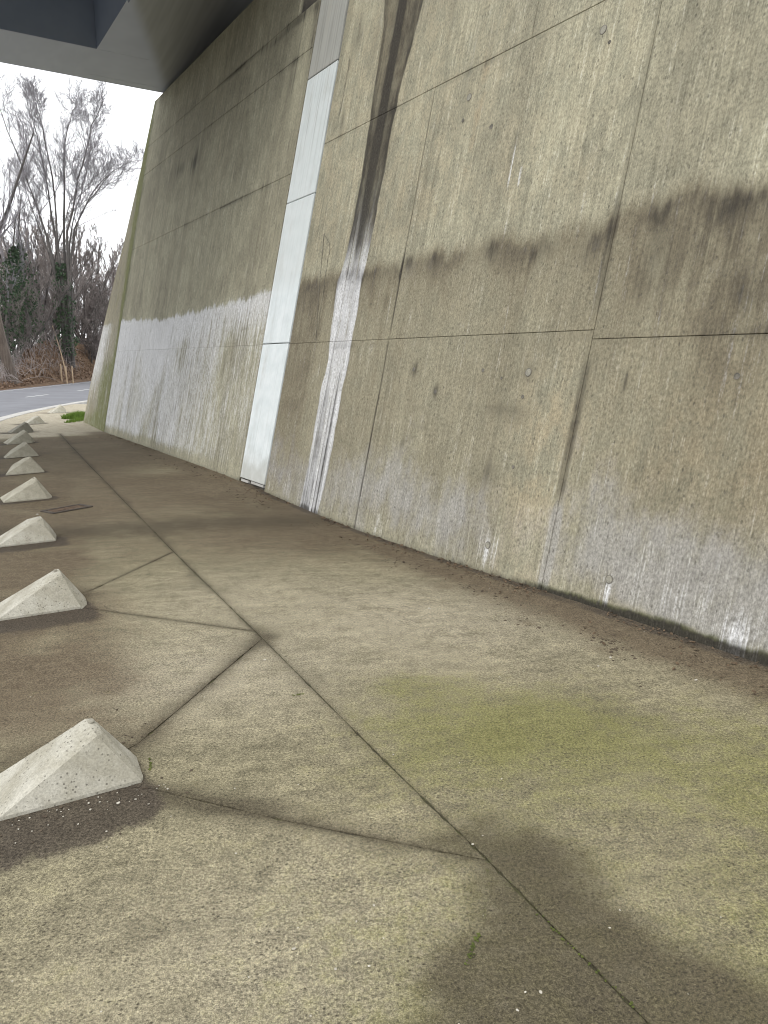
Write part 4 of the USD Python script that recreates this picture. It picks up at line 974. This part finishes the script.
for k, L in enumerate(lead):
    L = np.array(L, float); t = np.linspace(0, len(L) - 1, 14)
    px = np.interp(t, np.arange(len(L)), L[:, 0]); pz = np.interp(t, np.arange(len(L)), L[:, 1])
    pz = 361 - (361 - pz) * .94; X = (px - 76) * sc; Z = (361 - pz) * sc + EYE - bz0; Z[0] = 0
    dep = tr.r.normal(0, 1.3) * np.linspace(0, 1, 14) ** 1.5 * 2
    pts = np.stack([X + tr.r.normal(0, .05, 14), dep, Z], -1)
    rad = np.interp(np.linspace(0, 1, 14), [0, .35, 1], [.17, .068, .012]) * (1 if k < 5 else .7)
    tr.add(0, list(pts), rad)
    tr.sprout(pts, rad, 8.8, 0, 3, .8, .22, (24, 13, 7), (14, 7, 5, 4), .15, .33, .008, .3)
obj('trunk', tr.mesh((0,), 8), M['bark'], main, smooth=True)
obj('crown', cat([tr.mesh((1,), 4), tr.mesh((2, 3), 3)]), M['twig'], main)
r = np.random.default_rng(7); n_ = 1700
zz_ = r.uniform(1.0, 8.5, n_); aa = r.uniform(0, 6.28, n_); rr_ = (0.55 + .35 * np.sin(zz_ * 2.1) ** 2) * r.uniform(.6, 1.15, n_) * sstep(10.5, 6, zz_)
obj('ivy', leaf_cloud(np.stack([np.cos(aa) * rr_ - .1, np.sin(aa) * rr_, zz_], -1), .11, 8), M['ivy'], main)


def stem_tree(seed, hgt, r0, kids, maxl, spread, up, lean=(0, 0), start=.3, stems=1, curl=.1, K=(11, 7, 5, 4)):
    t = Tree(seed)
    for _ in range(stems):
        off = t.r.normal(0, .25 if stems > 1 else 0, 2); dl = t.r.normal(0, .22 if stems > 1 else 0.02, 2)
        n = K[0]; pts = [np.array([off[0], off[1], 0.0])]; d_ = np.array([lean[0] + dl[0], lean[1] + dl[1], 1.0]); d_ /= np.linalg.norm(d_)
        hh = hgt * t.r.uniform(.75, 1.05)
        for i in range(n - 1):
            d_ = d_ + t.r.normal(0, curl * .5, 3); d_[2] = max(d_[2], .5); d_ /= np.linalg.norm(d_); pts.append(pts[-1] + d_ * hh / (n - 1))
        rad = np.linspace(r0, r0 * .12 + .008, n)
        t.add(0, pts, rad); t.sprout(pts, rad, hh * .62, 0, maxl, spread, up, kids, K, curl, start, .012, .3)
    return t


def plant(name, t, label, category, group, px, dist, bark, twig, ivy=None, rot=0.0):
    x, y = polar(px, dist); z = float(bank_h(np.array([x]), np.array([y]))[0]) - .08
    o = thing(name, label, category, group, loc=(x, y, z), rotz=rot)
    obj('trunk', t.mesh((0,), 6), bark, o, smooth=True)
    obj('crown', t.mesh((1, 2, 3), 3), twig, o)
    if ivy:
        r = np.random.default_rng(ivy[0]); n_ = ivy[1]; z0_, z1_, rad = ivy[2:5]
        p0 = np.array(t.b[(0, 11)][0][0]); zz_ = r.uniform(z0_, z1_, n_); aa = r.uniform(0, 6.28, n_)
        rr_ = rad * (0.6 + .6 * meshkit.fbm(np.stack([zz_ * .9, np.cos(aa), np.sin(aa)], -1), 2, ivy[0])) * r.uniform(.3, 1.15, n_) * sstep(z1_ + .6, z1_ - 2.5, zz_)
        cx = np.interp(zz_, p0[:, 2], p0[:, 0]); cy = np.interp(zz_, p0[:, 2], p0[:, 1])
        obj('ivy', leaf_cloud(np.stack([cx + np.cos(aa) * rr_, cy + np.sin(aa) * rr_, zz_], -1), .12, ivy[0] + 1), M['ivy'], o)
    return o


WOOD = 'bare trees in the wood across the road'
plant('leaning_tree', stem_tree(201, 17, .36, (11, 8, 5), 3, .6, .25, lean=(-.16, 0), start=.35), 'thick brown bare trunk leaning left at the left edge, nearest the road', 'tree', None, 19, 50, M['bark2'], M['twig'])
plant('ivy_tree', stem_tree(202, 13, .22, (10, 7, 5), 3, .6, .3, lean=(-.05, 0), start=.45), 'ivy-clad trunk farthest left, a dark green column', 'tree', None, 14, 56, M['bark'], M['twig'], (61, 1300, .8, 9.0, 1.15))
plant('ivy_tree', stem_tree(203, 14, .22, (10, 7, 5), 3, .6, .3, lean=(-.08, 0), start=.45), 'ivy-clad trunk between the left ivy column and the tallest tree', 'tree', None, 37, 61, M['bark'], M['twig'], (63, 1200, .8, 8.6, 1.1))
plant('bare_tree', stem_tree(204, 15, .2, (13, 9, 5), 3, .55, .35, start=.25), 'slender bare tree left of the tallest tree, its crown level with the splash line', 'tree', None, 52, 68, M['bark'], M['twig'])
plant('bare_tree', stem_tree(205, 21, .28, (11, 8, 5), 3, .6, .3, lean=(.22, 0), start=.5), 'bare tree at the left edge whose branches reach in from outside the frame', 'tree', None, -28, 56, M['bark'], M['twig'])
# thicket: four kinds of many-stemmed small tree, planted over and over
protos = []
TL = ['multi-stemmed purple-brown thicket tree', 'broad twiggy grey-brown thicket tree', 'slim reddish-brown thicket tree', 'low dense brown thicket bush']
TR = ['front row of the wood', 'middle row of the wood', 'back row of the wood']
spots = []
r = np.random.default_rng(77)
for row, (d0, d1, n_) in enumerate(((10, 14, 13), (16, 24, 16), (30, 46, 16))):
    for k, px in enumerate(np.linspace(-8, 132, n_)):
        px = px + r.uniform(-4, 4)
        if row == 0 and 62 < px < 90: continue
        spots.append((px, 42 + .21 * px + r.uniform(d0, d1), k, row))
kinds = [stem_tree(301, 7.5, .07, (12, 9, 6), 3, .65, .3, start=.08, stems=4, curl=.14), stem_tree(302, 9.0, .09, (13, 9, 6), 3, .7, .25, start=.1, stems=3, curl=.15), stem_tree(303, 8.5, .06, (12, 9, 6), 3, .55, .4, start=.1, stems=4, curl=.12), stem_tree(304, 5.5, .06, (14, 10, 7), 3, .85, .1, start=.03, stems=4, curl=.18)]
for k, (px, dist, c, row) in enumerate(spots):
    kind = 3 if (px > 92 and row < 2) else int(r.integers(0, 3))
    x, y = polar(px, dist); z = float(bank_h(np.array([x]), np.array([y]))[0]) - .1
    sc_ = r.uniform(.8, 1.2) * (1.1 + .22 * row) * (.72 if px < 14 else 1.0); rz = float(r.uniform(0, 6.28))
    lab = TL[kind] + ', ' + TR[row] + (', left of the tallest tree' if px < 42 else ', around the tallest tree' if px < 92 else ', beside the wall end')
    if kind >= len(protos) or protos[kind] is None:
        while len(protos) <= kind: protos.append(None)
        o = thing('thicket_tree', lab, 'tree', lab, loc=(x, y, z), rotz=rz, scale=(sc_, sc_, sc_))
        obj('trunk', kinds[kind].mesh((0,), 5), M['bark'], o)
        obj('crown', kinds[kind].mesh((1, 2, 3), 3), M['brush'], o)
        protos[kind] = o
    else:
        copy_of(protos[kind], 'thicket_tree', lab, 'tree', lab, (x, y, z), rz, (sc_, sc_, sc_))

# staked sapling at the foot of the bank
sx, sy = polar(72, 59.2); sz0 = float(bank_h(np.array([sx]), np.array([sy]))[0])
sap = Tree(401)
pts = np.array([(0, 0, -.2), (-.12, 0, 1.2), (-.35, 0.05, 2.4), (-.6, .1, 3.4), (-.85, .1, 4.4)])
sap.add(0, list(pts), np.linspace(.055, .02, 5)); sap.sprout(pts, np.linspace(.055, .02, 5), 3.2, 0, 2, .5, .4, (8, 4), (5, 5, 4), .12, .5, .012, .4)
st = thing('young_tree', 'slim pale young tree leaning left between wooden stakes on the bank', 'tree', loc=(sx, sy, sz0))
obj('trunk', sap.mesh((0,), 5), M['stake'], st); obj('crown', sap.mesh((1, 2), 3), M['brush'], st)
for k, (dx, dy, lab) in enumerate(((-.32, -.25, 'left wooden stake beside the young tree'), (.12, -.35, 'middle wooden stake in front of the young tree'), (.40, .1, 'right wooden stake beside the young tree'))):
    z = float(bank_h(np.array([sx + dx]), np.array([sy + dy]))[0])
    o = thing('wooden_stake', lab, 'stake', 'stakes round the young tree', loc=(sx + dx, sy + dy, z), rotz=.3 * k)
    obj('post', box(-.04, .04, -.04, .04, -.3, 1.3), M['stake'], o)
    obj('chamfered_top', trimesh.convex.convex_hull(np.array([(a * .04, b * .04, 1.3) for a in (-1, 1) for b in (-1, 1)] + [(a * .02, b * .02, 1.37) for a in (-1, 1) for b in (-1, 1)])), M['stake'], o)
